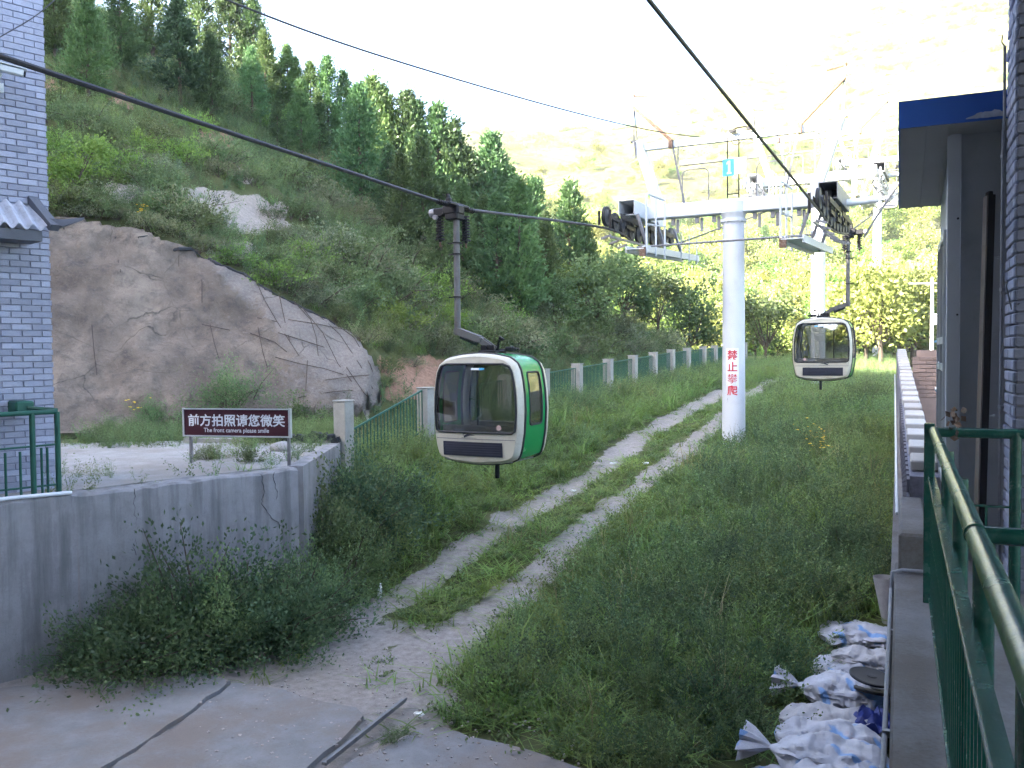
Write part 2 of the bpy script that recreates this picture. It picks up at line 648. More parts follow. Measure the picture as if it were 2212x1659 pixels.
def polyline_dist(x, y, pts):
    best = np.full(np.shape(x), 1e9)
    for (x1, y1), (x2, y2) in zip(pts[:-1], pts[1:]):
        dx, dy = x2 - x1, y2 - y1
        t = np.clip(((x - x1) * dx + (y - y1) * dy) / (dx * dx + dy * dy), 0, 1)
        best = np.minimum(best, np.hypot(x - x1 - t * dx, y - y1 - t * dy))
    return best


def px_line(pts):
    return [tuple(ray_ground(u, v)[:2]) for u, v in pts]


TRACK_L = px_line([(560, 1440), (700, 1372), (820, 1312), (935, 1245), (1060, 1160), (1180, 1085), (1290, 1020), (1390, 942), (1480, 888), (1565, 845)])
TRACK_R = px_line([(740, 1510), (850, 1465), (960, 1400), (1110, 1290), (1210, 1200), (1310, 1112), (1425, 1018), (1530, 935), (1605, 868), (1672, 822)])
ROCK_POLY = [(20, 470), (150, 466), (300, 490), (400, 532), (520, 582), (600, 632), (700, 680), (760, 712), (800, 756), (828, 805), (818, 868), (700, 890), (560, 900), (400, 915), (20, 960)]
PALE_POLYS = [[(395, 398), (470, 412), (560, 422), (618, 448), (628, 488), (560, 512), (500, 500), (468, 468), (400, 430)],
              [(500, 520), (545, 525), (560, 548), (520, 560)], [(210, 395), (290, 400), (330, 425), (260, 440)],
              [(505, 350), (530, 370), (555, 395), (520, 392)], [(720, 505), (760, 530), (790, 560), (740, 545)]]
SOIL_POLYS = [[(240, 195), (285, 205), (295, 235), (245, 230)], [(430, 268), (500, 285), (505, 325), (440, 330)],
              [(90, 165), (130, 175), (120, 200), (92, 195)], [(820, 775), (960, 770), (970, 870), (815, 862)],
              [(1180, 600), (1230, 590), (1250, 640), (1200, 650)]]


def dirt_amount(x, y):
    dl = polyline_dist(x, y, TRACK_L) + vnoise(x, y, 21, 4, 1.3) * .24
    dr = polyline_dist(x, y, TRACK_R) + vnoise(x, y, 22, 4, 1.3) * .25
    wdt = np.interp(y, [8, 13, 20, 60], [.58, .42, .35, .38])
    a = 1 - sstep(np.minimum(dl, dr), wdt * .75, wdt * 1.25)
    # the gravelly yard end between the tracks and the apron
    s = x * ST + y * CT
    mid = polyline_dist(x, y, [((TRACK_L[0][0] + TRACK_R[0][0]) / 2 - .3, 9.7), ((TRACK_L[1][0] + TRACK_R[1][0]) / 2, (TRACK_L[1][1] + TRACK_R[1][1]) / 2)])
    b = (1 - sstep(mid, .8, 1.9)) * sstep(vnoise(x, y, 23, 4, .9), -.10, .22)
    c = (1 - sstep(s, 9.2, 10.3)) * np.where(x < -.7, 1, 0)
    return np.clip(np.maximum(np.maximum(a, b), c), 0, 1)


def axis(lo, hi, seg):
    out = [lo]
    while out[-1] < hi:
        q = out[-1]
        st = next(v for a, b, v in seg if a <= q < b)
        out.append(q + st)
    return np.array(out)


gx = axis(-190, 150, [(-999, -60, 5), (-60, -28, 1.2), (-28, -14, .4), (-14, 9, .22), (9, 26, .5), (26, 50, 1.5), (50, 999, 5)])
gy = axis(-170, 130, [(-999, -20, 6), (-20, 4, 1.5), (4, 27, .22), (27, 60, .4), (60, 80, 1), (80, 999, 3)])
GX, GY = np.meshgrid(gx, gy)
GZ = gz(GX, GY)
ny, nx = GX.shape
idx = np.arange(ny * nx).reshape(ny, nx)
quads = np.stack([idx[:-1, :-1], idx[:-1, 1:], idx[1:, 1:], idx[1:, :-1]], -1).reshape(-1, 4)
gv = np.stack([GX, GY, GZ], -1).reshape(-1, 3)
U, V, D = project(gv)
front = D > 1
dirt = dirt_amount(gv[:, 0], gv[:, 1]) * (D < 75) * front
pale = np.zeros(len(gv)); soil = np.zeros(len(gv))
hillside = (gv[:, 2] > 3.0) | (gv[:, 1] > 20)
for pl in PALE_POLYS: pale[front & hillside & in_poly(U, V, pl)] = 1
for pl in SOIL_POLYS: soil[front & hillside & in_poly(U, V, pl)] = 1
rockm = (front & in_poly(U, V, ROCK_POLY) & (gv[:, 1] > 19)).astype(float)
pale = np.maximum(pale, rockm)
gv[:, 2] -= .55 * rockm                      # room for the sprayed skin of the rock face


def ground_material():
    t = NT('grassy_ground')
    co = t.coord()
    n1 = t.noise(1.1, 8, .65, co)
    n2 = t.noise(9, 8, .7, co)
    n3 = t.noise(60, 4, .7, co)
    grass = t.ramp(n1, [(.3, (.050, .062, .024)), (.55, (.085, .095, .038)), (.8, (.15, .13, .065))])
    dirtc = t.ramp(n2, [(.25, (.17, .15, .138)), (.5, (.285, .258, .242)), (.75, (.39, .36, .34))])
    dirtc = t.mix(t.math('MULTIPLY', t.ramp(n3, [(.45, 0), (.7, 1)]), .45), dirtc, (.16, .14, .13))
    rockc = t.ramp(n2, [(.25, (.22, .185, .16)), (.55, (.33, .285, .25)), (.8, (.42, .375, .335))])
    soilc = t.ramp(n2, [(.3, (.19, .105, .07)), (.7, (.36, .22, .155))])
    edge = t.math('MULTIPLY', t.math('SUBTRACT', n2, .5), .9)
    fd = t.ramp(t.math('ADD', t.attr('dirt'), edge), [(.42, 0), (.58, 1)])
    fp = t.ramp(t.math('ADD', t.attr('pale'), edge), [(.42, 0), (.58, 1)])
    fs = t.ramp(t.math('ADD', t.attr('soil'), edge), [(.42, 0), (.58, 1)])
    col = t.mix(fd, grass, dirtc)
    col = t.mix(fp, col, rockc)
    col = t.mix(fs, col, soilc)
    h = t.math('ADD', t.math('MULTIPLY', n2, .7), t.math('MULTIPLY', n3, .3))
    t.pbsdf(col, .95, 0, t.bump(h, .7, .05), .15)
    return t.m


gme = np_mesh('ground', gv, quads, ground_material(), {'dirt': dirt, 'pale': pale, 'soil': soil}, True)
tag(link('ground', gme), kind='structure')


# far mountain beyond the valley
def mz(x, y):
    H = np.interp(x, [-260, -120, -30, 40, 93, 156, 230, 360], [85, 80, 72, 78, 92, 140, 180, 200])
    yy = y - 78 + vnoise(x, y, 41, 3, .012) * 14
    t = np.clip(yy / 230.0, 0, 1.3)
    prof = np.where(t < 1, .35 * t + .65 * t ** 1.35, 1 - .5 * (t - 1))
    z = 3.0 + H * prof
    z += (vnoise(x, y, 42, 5, .018) * 9 + vnoise(x, y, 43, 3, .09) * 1.6) * np.clip(yy / 60, 0, 1)
    return z


mx_ = np.arange(-300, 400, 3.5)
my_ = np.arange(74, 390, 3.0)
MX, MY = np.meshgrid(mx_, my_)
MZ = mz(MX, MY)
MZ[0, :] -= 4
n_y, n_x = MX.shape
idm = np.arange(n_y * n_x).reshape(n_y, n_x)
mq = np.stack([idm[:-1, :-1], idm[:-1, 1:], idm[1:, 1:], idm[1:, :-1]], -1).reshape(-1, 4)


def mountain_material():
    t = NT('dry_grass_mountain')
    co = t.coord()
    n1 = t.noise(.035, 8, .65, co)
    n2 = t.noise(.35, 6, .7, co)
    c1 = t.ramp(n1, [(.3, (.085, .10, .03)), (.5, (.15, .145, .055)), (.7, (.23, .20, .095))])
    f = t.ramp(n2, [(.52, 0), (.62, 1)])
    col = t.mix(t.math('MULTIPLY', f, .85), c1, (.05, .075, .02))
    t.pbsdf(col, .95, 0, t.bump(n2, .6, 1.0), .1)
    return t.m


tag(link('mountain', np_mesh('mountain', np.stack([MX, MY, MZ], -1).reshape(-1, 3), mq, mountain_material(), smooth=True)), kind='structure')


# ------------------------------------------------------------------ plants: prototypes built leaf by leaf
def leaf_quads(p, a, b, L, Wd):
    """diamond leaves at p along a, width along b"""
    L = np.asarray(L).reshape(-1, 1); Wd = np.asarray(Wd).reshape(-1, 1)
    v = np.stack([p, p + a * L * .5 + b * Wd * .5, p + a * L, p + a * L * .5 - b * Wd * .5], 1)
    n = len(p)
    f = np.arange(4 * n).reshape(n, 4)
    return v.reshape(-1, 3), f


def unit(v):
    return v / np.maximum(1e-9, np.linalg.norm(v, axis=-1, keepdims=True))


def perp(a, r):
    return unit(np.cross(a, unit(r.normal(size=a.shape))))


def leafy(name, pts, dirs, L, Wd, tint, mat, r, spread=.6):
    a = unit(dirs + r.normal(size=dirs.shape) * spread)
    b = perp(a, r)
    v, f = leaf_quads(pts, a, b, L * r.uniform(.6, 1.3, len(pts)), Wd * r.uniform(.6, 1.3, len(pts)))
    return np_mesh(name, v, f, mat, {'tint': np.repeat(np.clip(tint, 0, 1), 4)})


def conifer_proto(seed, R=.24, nb=250, per=34, leaf=.032, droop=.35, mat='leaf_conifer', base=.05):
    r = np.random.default_rng(seed)
    h = base + (1 - base) * (r.uniform(0, 1, nb) ** 1.25)
    h[-3:] = (.93, .95, .97)
    az = r.uniform(0, 2 * PI, nb)
    lobes = 1 + .16 * np.sin(az * 3 + seed) + .10 * np.sin(h * 23 + az * 2)
    ln = R * 1.06 * (np.clip(1 - h, 0, 1) ** .92) * np.clip(h / (base + .12), .45, 1) * r.uniform(.72, 1.14, nb) * lobes + .012
    up = droop + r.normal(0, .18, nb)
    P_, D_, T_ = [], [], []
    for i in range(nb):
        k = per
        t = r.uniform(.25, 1.0, k) ** .8
        d = np.array((math.cos(az[i]), math.sin(az[i]), up[i]))
        q = np.array((0, 0, h[i])) + d * (t * ln[i])[:, None] + r.normal(0, .017, (k, 3)) * (.5 + t[:, None])
        P_.append(q)
        D_.append(np.repeat((d + np.array((0, 0, .55)))[None], k, 0))
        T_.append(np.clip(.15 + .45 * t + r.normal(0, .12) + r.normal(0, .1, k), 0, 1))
    pts = np.concatenate(P_)
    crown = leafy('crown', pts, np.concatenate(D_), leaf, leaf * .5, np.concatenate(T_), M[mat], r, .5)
    b = MB()
    b.tube([(0, 0, -.04), (.003, 0, .25), (-.003, .003, .6), (0, 0, .93)], [.022, .016, .009, .002], 7)
    for i in range(0, nb, 6):
        b.tube([(0, 0, h[i]), (math.cos(az[i]) * ln[i] * .7, math.sin(az[i]) * ln[i] * .7, h[i] + up[i] * ln[i] * .7)], [.004, .001], 4, False)
    return b.mesh('trunk', M['bark']), crown


def shrub_proto(seed, stems=46, per=46, leaf=.075, mat='leaf_shrub', flat=.75, wild=.15):
    """unit radius bush, height about flat"""
    r = np.random.default_rng(seed)
    P_, D_, T_ = [], [], []
    b = MB()
    for i in range(stems):
        az = r.uniform(0, 2 * PI)
        el = math.asin(r.uniform(.03, 1))
        ln = r.uniform(.75, 1.08) * (1 + wild * r.normal()) * (1 + .18 * math.sin(3 * az + seed))
        d = np.array((math.cos(az) * math.cos(el), math.sin(az) * math.cos(el), math.sin(el) * flat))
        st = r.normal(0, .12, 3) * np.array((1, 1, 0))
        tip = st + d * ln
        t = r.uniform(.35, 1.0, per) ** .7
        mid = (st + tip) * .5 + np.array((0, 0, .10))
        q = (1 - t)[:, None] ** 2 * st + (2 * t * (1 - t))[:, None] * mid + (t ** 2)[:, None] * tip
        q = q + r.normal(0, .085, (per, 3))
        q[:, 2] = np.abs(q[:, 2])
        P_.append(q)
        D_.append(np.repeat(d[None], per, 0) + np.array((0, 0, .35)))
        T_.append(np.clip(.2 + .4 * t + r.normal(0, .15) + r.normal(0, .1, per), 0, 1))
        if i % 3 == 0:
            b.tube([st - np.array((0, 0, .08)), mid, tip * .95], [.018, .010, .003], 5, False)
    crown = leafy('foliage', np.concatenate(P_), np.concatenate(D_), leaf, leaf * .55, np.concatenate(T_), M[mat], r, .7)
    return b.mesh('stem', M['bark']), crown


def tree_proto(seed, mat='leaf_bright', limbs=9, per=300, leaf=.05, R=.34):
    """unit height broadleaf tree"""
    r = np.random.default_rng(seed)
    b = MB()
    b.tube([(0, 0, -.05), (.01, .01, .15), (-.01, .015, .34)], [.030, .022, .016], 8)
    P_, D_, T_ = [], [], []
    for i in range(limbs):
        az = i * 2.4 + r.normal(0, .3)
        rad = R * r.uniform(.35, .95)
        top = np.array((math.cos(az) * rad, math.sin(az) * rad, r.uniform(.38, .92)))
        st = np.array((-.005, .01, r.uniform(.18, .33)))
        mid = (st + top) / 2 + np.array((0, 0, -.03))
        b.tube([st, mid, top], [.013, .008, .003], 5, False)
        for j in range(4):
            c = top + r.normal(0, .085, 3) if j else top
            n = per // 4
            q = c + r.normal(0, 1, (n, 3)) * np.array((.085, .085, .06))
            P_.append(q)
            D_.append(unit(q - np.array((0, 0, .45))) + np.array((0, 0, -.15)))
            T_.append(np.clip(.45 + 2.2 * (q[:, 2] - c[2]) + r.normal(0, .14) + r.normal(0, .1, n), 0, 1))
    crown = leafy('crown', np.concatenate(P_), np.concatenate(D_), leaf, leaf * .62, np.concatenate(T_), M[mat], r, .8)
    return b.mesh('trunk', M['bark']), crown


def weed_proto(seed, stems=6, per=26, h=.8, leaf=.055, mat='leaf_weed', spread=.22, width=.35):
    r = np.random.default_rng(seed)
    vs, fs, ts = [], [], []
    n0 = 0
    for i in range(stems):
        base = np.append(r.normal(0, .05, 2), -.03)
        hh = h * r.uniform(.55, 1.1)
        tip = base + np.append(r.normal(0, spread, 2), hh)
        ax = unit((tip - base)[None])[0]
        t = r.uniform(.10, 1, per)
        q = base + (tip - base) * t[:, None] + r.normal(0, .03, (per, 3))
        d = unit(r.normal(0, 1, (per, 3)) * np.array((1, 1, .3))) + np.array((0, 0, .7))
        a = unit(d)
        v, f = leaf_quads(q, a, perp(a, r), leaf * r.uniform(.6, 1.3, per) * (1.25 - .6 * t), leaf * width * r.uniform(.7, 1.3, per))
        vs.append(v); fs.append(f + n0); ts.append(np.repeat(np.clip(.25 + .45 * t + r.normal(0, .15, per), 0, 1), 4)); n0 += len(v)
        w_ = .006
        sv = np.array([base + (w_, 0, 0), base - (w_, 0, 0), tip - (w_ * .3, 0, 0), tip + (w_ * .3, 0, 0)])
        vs.append(sv); fs.append(np.array([[0, 1, 2, 3]]) + n0); ts.append(np.full(4, .4)); n0 += 4
    return np_mesh('weed', np.concatenate(vs), np.concatenate(fs), M[mat], {'tint': np.concatenate(ts)})


def grass_proto(seed, blades=26, h=.32, mat='grass', spread=.16, wid=.009):
    r = np.random.default_rng(seed)
    base = np.column_stack([r.normal(0, .09, (blades, 2)), np.full(blades, -.02)])
    lean = r.normal(0, spread, (blades, 2))
    hh = h * r.uniform(.5, 1.15, blades)
    mid = base + np.column_stack([lean * .45, hh * .6])
    tip = base + np.column_stack([lean * 1.5, hh])
    side = unit(np.column_stack([-lean[:, 1], lean[:, 0], np.zeros(blades)]) + 1e-6) * wid
    v = np.stack([base - side, base + side, mid + side * .8, mid - side * .8, tip + side * .1, tip - side * .1], 1).reshape(-1, 3)
    i = np.arange(blades)[:, None] * 6
    f = np.concatenate([i + np.array([[0, 1, 2, 3]]), i + np.array([[3, 2, 4, 5]])])
    t = np.tile([.15, .15, .5, .5, .85, .85], blades) + np.repeat(r.normal(0, .15, blades), 6)
    return np_mesh('grass_tuft', v, f, M[mat], {'tint': np.clip(t, 0, 1)})


CON = [conifer_proto(11, .26), conifer_proto(12, .23, droop=.5), conifer_proto(13, .31), conifer_proto(14, .28, droop=.3), conifer_proto(15, .20, droop=.55)]
PINE = [conifer_proto(21, .38, 130, 70, .036, .05, 'leaf_pine', .2)]
SHR = [shrub_proto(31), shrub_proto(32, mat='leaf_greyshrub', leaf=.065), shrub_proto(33, flat=.95, leaf=.08), shrub_proto(34, mat='leaf_greyshrub', flat=.6, wild=.25, leaf=.06), shrub_proto(35, mat='leaf_bright', flat=.9, leaf=.085)]
DARK = [shrub_proto(41, 90, 90, .055, 'leaf_dark', .9, .2), shrub_proto(42, 90, 90, .048, 'leaf_dark', 1.05, .25), shrub_proto(43, 80, 90, .045, 'leaf_weed', .95, .25)]
BRD = [tree_proto(51), tree_proto(52, 'leaf_shrub'), tree_proto(53, 'leaf_bright', 12, 260, .045, .30), tree_proto(54, 'leaf_conifer', 10, 300, .05, .36)]
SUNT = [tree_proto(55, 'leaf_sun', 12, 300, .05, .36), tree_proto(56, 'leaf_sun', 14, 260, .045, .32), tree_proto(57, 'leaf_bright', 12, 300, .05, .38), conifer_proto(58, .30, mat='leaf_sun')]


def plant(name, parts, pnames, loc, sc, label, cat, group, rz=None, stretch=1.0):
    o = empty(name, loc, random.uniform(0, 6.28) if rz is None else rz)
    o.scale = (sc, sc, sc * stretch)
    for me, pn in zip(parts, pnames): link(pn, me, o)
    return tag(o, label, cat, group)


# conifers: u, v of the foot, v of the tip, prototype, label (None: nothing tells it apart)
G_CON = 'conifers on the slope'
S_CON = 'dark green conifer in the crowd of conifers along the slope'


def con_label(u, v, vt):
    if u < 350: return 'conifer at the very top left, cut off by the upper picture edge'
    if u < 620: return 'dark conifer between the broad light green one and the big rounded one'
    if u < 720: return 'bushy conifer crowded left of the large bright green one'
    if u < 870: return 'conifer tucked beside the large bright green one above the rope'
    if vt < 300: return 'crest conifer right of the twin-tipped one'
    if u < 1010: return 'conifer low in the crowd behind the cabin grip'
    if u < 1110: return 'conifer beside the tall pointed one at the right end of the crest'
    return 'small conifer between the bright green one and the tower wheels'


conifers = [
    (191, 208, 5, 2, 'broad conifer at the top left, first one right of the lilac brick tower'),
    (120, 120, -60, 0, None), (262, 150, -40, 3, None), (330, 120, -70, 0, None),
    (390, 226, 20, 'p', 'dark open pine with bare lower trunk above the purple-brown dead bush'),
    (458, 258, 92, 3, 'broad light green conifer on the slope right of the dark pine'),
    (545, 268, 120, 2, None), (548, 150, 26, 0, 'sunlit yellow-green conifer top standing alone against the sky at upper left'),
    (430, 110, -40, 1, 'sunlit conifer on the crest at the upper picture edge'), (498, 140, -30, 3, 'tall dark conifer on the crest beside the sunlit pair'),
    (600, 250, 150, 2, None), (640, 262, 138, 3, None), (652, 340, 190, 2, None), (709, 325, 142, 0, 'tall rounded conifer with a pale lit tip near the middle of the crest'),
    (690, 330, 210, 3, None), (779, 436, 208, 2, 'large bright green conifer with a brownish top half, directly above the thick rope'),
    (805, 310, 196, 0, None), (838, 330, 240, 1, None), (882, 400, 230, 0, 'twin-tipped tall conifer on the crest, just right of the gap in the skyline'),
    (896, 410, 245, 1, None), (858, 410, 300, 3, None), (948, 410, 262, 4, 'slender conifer with the thin broken tip on the crest'),
    (981, 440, 292, 1, 'narrow conifer beside the slender thin-tipped one'), (915, 548, 322, 0, 'tall conifer standing behind the grip of the green cabin'),
    (1005, 470, 345, 1, None), (1028, 500, 360, 0, None), (1062, 520, 320, 4, 'tall pointed conifer at the right end of the crest'),
    (1084, 530, 365, 1, None), (960, 560, 400, 2, None), (1045, 610, 440, 3, None), (1122, 690, 412, 0, 'bright green tall conifer right of the green cabin hanger'),
    (1154, 580, 408, 1, None), (1180, 600, 470, 0, None), (1232, 590, 420, 1, 'lone narrow conifer at the right foot of the wooded slope'),
    (1265, 610, 500, 0, None), (840, 470, 330, 2, None), (1000, 610, 410, 0, None), (1075, 665, 440, 3, None), (868, 545, 350, 0, None), (955, 640, 470, 3, None), (1180, 680, 500, 0, None), (575, 245, 85, 0, None), (622, 255, 112, 3, None), (672, 300, 150, 0, None), (745, 335, 172, 0, None), (826, 350, 215, 0, None), (1100, 540, 385, 0, None), (870, 520, 380, 3, None), (600, 330, 230, 3, None)]
for u, v, vt, pr, lab in conifers:
    p = ray_ground(u, v)
    if p is None or p.y > 72: p = P(u, v, 50); p.z = float(gz(p.x, p.y))
    vb = project(np.array(p))[1]
    hgt = max(1.5, (float(vb) - vt) / F * p.y)
    hgt = min(hgt * 1.06, 11)
    if pr == 'p':
        plant('pine_tree', PINE[0], ('trunk', 'crown'), p, hgt, lab, 'tree', G_CON)
    else:
        plant('conifer_tree', CON[pr], ('trunk', 'crown'), p, hgt, lab or con_label(u, v, vt), 'tree', G_CON, stretch=1.0)

# broadleaf trees
broad = [
    (165, 440, 290, 0, 'bright leafy small tree with a bent bare trunk beside the lilac brick tower', 1.0),
    (1290, 735, 560, 1, 'loose grey-green sapling with thin pale stems behind the fence', 1.0),
    (1350, 720, 540, 3, 'tall willow-like tree behind the fence left of the tower', 1.0),
    (1245, 690, 580, 2, 'small tree with bright yellow-green new leaves behind the fence', 1.0),
    (1420, 735, 585, 1, 'rounded tree behind the fence, nearest to the tower on its left', 1.0),
    (1490, 738, 620, 3, 'low rounded tree behind the fence just left of the white tower pole', 1.0),
    (1655, 745, 630, 1, 'rounded tree right of the tower pole at the far end of the track', 1.0),
    (1200, 720, 600, 3, 'dark small tree on the slope right of the green cabin', 1.0)]
for u, v, vt, pr, lab, st in broad:
    p = ray_ground(u, v)
    if p is None or p.y > 75: p = P(u, v, 58); p.z = float(gz(p.x, p.y))
    vb = project(np.array(p))[1]
    plant('broadleaf_tree', BRD[pr], ('trunk', 'crown'), p, min(9, (float(vb) - vt) / F * p.y), lab, 'tree', 'small leafy trees')

# shrubs on the hillside
shr = [(120, 235, 60), (215, 320, 70), (290, 330, 60), (340, 300, 55), (250, 395, 45), (330, 375, 55), (400, 350, 60), (300, 440, 60), (380, 470, 85), (330, 495, 70),
       (440, 500, 55), (500, 555, 40), (470, 370, 45), (540, 395, 50), (560, 330, 50), (600, 390, 65), (650, 405, 70), (690, 370, 50), (640, 470, 60), (590, 470, 40),
       (700, 450, 75), (760, 480, 80), (820, 500, 70), (610, 560, 60), (670, 560, 95), (650, 620, 80), (740, 570, 90), (800, 590, 95), (700, 650, 70), (770, 660, 85),
       (840, 640, 90), (880, 580, 80), (860, 710, 80), (820, 735, 55), (930, 640, 90), (910, 720, 85), (960, 700, 80), (990, 640, 80), (1010, 720, 90), (940, 560, 70),
       (1060, 680, 85), (1080, 730, 80), (1130, 745, 80), (1160, 700, 70), (1040, 600, 70), (1000, 560, 60), (1190, 755, 75), (1230, 760, 70), (1280, 762, 65), (1330, 758, 65),
       (1380, 752, 60), (1430, 752, 60), (1470, 748, 55), (1530, 742, 50), (1250, 660, 70), (1310, 670, 70), (1100, 640, 60), (1210, 640, 60), (150, 450, 60), (220, 470, 60),
       (180, 270, 60), (500, 245, 50), (590, 280, 50), (690, 275, 45), (420, 280, 45), (340, 215, 50), (120, 330, 70), (1380, 690, 60), (1440, 690, 60), (1500, 700, 50), (890, 790, 40), (830, 830, 35),
       (1560, 735, 45), (1690, 740, 60), (1730, 742, 55), (1620, 735, 60)]
for q in [(150, 464), (200, 466), (255, 474), (318, 488), (372, 512), (430, 540), (492, 562), (560, 598), (622, 634), (668, 658), (730, 690), (788, 735), (835, 800), (345, 470), (480, 520), (600, 590)]: shr.append((q[0], q[1], 42 + (q[0] * 7) % 22))
rs = random.Random(77)
for _ in range(95):
    # more shrubs, thinning out towards the crest
    u_ = rs.uniform(105, 1330)
    lo = float(np.interp(u_, [100, 500, 800, 1100, 1330], [240, 330, 500, 660, 700])); hi = float(np.interp(u_, [100, 400, 600, 800, 900, 1330], [450, 520, 620, 740, 790, 755]))
    v_ = rs.uniform(lo, hi)
    if any(bool(in_poly(np.array(u_), np.array(v_), pl)) for pl in PALE_POLYS + SOIL_POLYS): continue
    shr.append((u_, v_, rs.uniform(35, 80)))
SL = ['dark green rounded shrub', 'grey-green shrub', 'upright mid-green shrub', 'low grey feathery shrub', 'bright green shrub']
for i, (u, v, s_) in enumerate(shr):
    p = ray_ground(u, v)
    if p is None or p.y > 75: continue
    k = (i * 7 + i // 3) % 5
    if k == 4 and i % 2: k = 1
    sz = s_ * random.uniform(.80, 1.2) / F * p.y
    where_ = 'above the rock face' if u < 560 and v > 340 else 'high on the slope under the conifers' if v < 420 else 'right of the rock face' if u < 870 else 'behind the green cabin hanger' if u < 1060 else 'behind the fence' if u < 1580 else 'at the far end of the track'
    plant('shrub', SHR[k], ('stem', 'foliage'), p - Vector((0, 0, .12 * sz)), sz, SL[k] + ' ' + where_, 'shrub', 'shrubs on the hillside')
p = ray_ground(425, 262)
plant('dead_bush', (SHR[3][0],), ('stem',), p, .9, 'purple-brown leafless bush below the dark pine', 'shrub', None)

# bushes near the walls in the foreground: u, v of foot, size in px
fg = [(668, 1215, 165, 0, 'dark bush pressed against the side wall just behind the retaining wall corner'), (752, 1170, 125, 2, 'feathery bush hiding the foot of the first fence post'),
      (705, 1250, 215, 2, 'tall bushy weed growing against the side wall of the terrace'), (800, 1130, 150, 0, 'dark bush between the terrace side wall and the green cabin'), (620, 1385, 150, 1, 'dark bush in front of the retaining wall corner'),
      (355, 1428, 185, 0, 'dark leafy bush between the sprawling one and the tall twiggy one'), (485, 1412, 190, 2, 'greyer bush between the tall twiggy one and the dense dark one'), (600, 1400, 165, 0, 'dark bush right of the dense one by the retaining wall'),
      (300, 1445, 185, 0, 'dark leafy bush sprawling onto the concrete at the foot of the retaining wall'),
      (430, 1405, 225, 1, 'tall twiggy dark bush against the middle of the retaining wall'),
      (540, 1400, 200, 0, 'dense dark bush right of the tall twiggy one by the retaining wall'),
      (205, 1440, 120, 1, 'small dark bush nearest the left picture edge at the retaining wall'),
      (680, 1345, 150, 2, 'bushy weed clump at the right end of the retaining wall'),
      (760, 1270, 120, 2, 'feathery green bush beside the left wheel track'),
      (720, 1200, 110, 0, 'low dark bush just right of the retaining wall corner'),
      (820, 1190, 110, 2, 'green bushy weed under the green cabin, left of its pin'),
      (860, 1110, 90, 1, 'dark weed bush left of the green cabin bottom'),
      (1830, 1215, 110, 0, 'glossy small-leaved bush against the parapet on the right'),
      (1760, 1330, 90, 1, 'dark leafy weed just above the pile of sacks'),
      (1850, 1010, 70, 2, 'pale green bush beside the low wall with white coping'),
      (1880, 880, 70, 2, 'rounded weed bush near the far part of the coped wall'),
      (1550, 1560, 110, 1, 'dark weed clump at the bottom edge left of the sacks'),
      (1680, 1480, 110, 0, 'dark weed clump left of the middle sacks'),
      (1420, 1520, 90, 2, 'green weed clump at the edge of the concrete apron')]
for u, v, s_, k, lab in fg:
    p = ray_ground(u, v)
    if p.z > 1.9 and v > 1090:                       # keep it at the foot of the terrace wall, not on top
        p = P(u, v, p.y - .5)
        p.x += .25
        p.z = float(gz(p.x, p.y))
    plant('bush', DARK[k], ('stem', 'foliage'), p, s_ / F * p.y, lab, 'bush', None)
for (x_, y_, s_, k, lab) in [(-2.95, 14.75, 1.0, 2, 'tall feathery bush standing against the side wall right of the corner'), (-2.85, 15.9, 1.05, 0, 'dark bush covering the middle of the terrace side wall'), (-2.9, 17.0, .95, 2, 'green bush against the side wall nearest the first fence post')]:
    plant('bush', DARK[k], ('stem', 'foliage'), (x_, y_, float(gz(x_, y_))), s_, lab, 'bush', None, stretch=1.25)
for u, v, s_, k, lab in [(500, 900, 105, 2, 'dark feathery bush behind the left half of the maroon sign'),
                         (655, 925, 70, 0, 'dark bush between the maroon sign and the first fence post'),
                         (330, 925, 60, 2, 'low weed bush at the foot of the rock face left of the sign'),
                         (230, 960, 60, 2, 'weed clump on the terrace nearest the brick tower'),
                         (450, 1000, 45, 2, 'green weed clump on the terrace under the sign'),
                         (540, 1005, 45, 0, 'leafy creeping weed at the wall edge below the sign')]:
    p = ray_ground(u, v)
    plant('bush', DARK[k] if k else SHR[2], ('stem', 'foliage'), p, s_ / F * p.y, lab, 'bush', None)


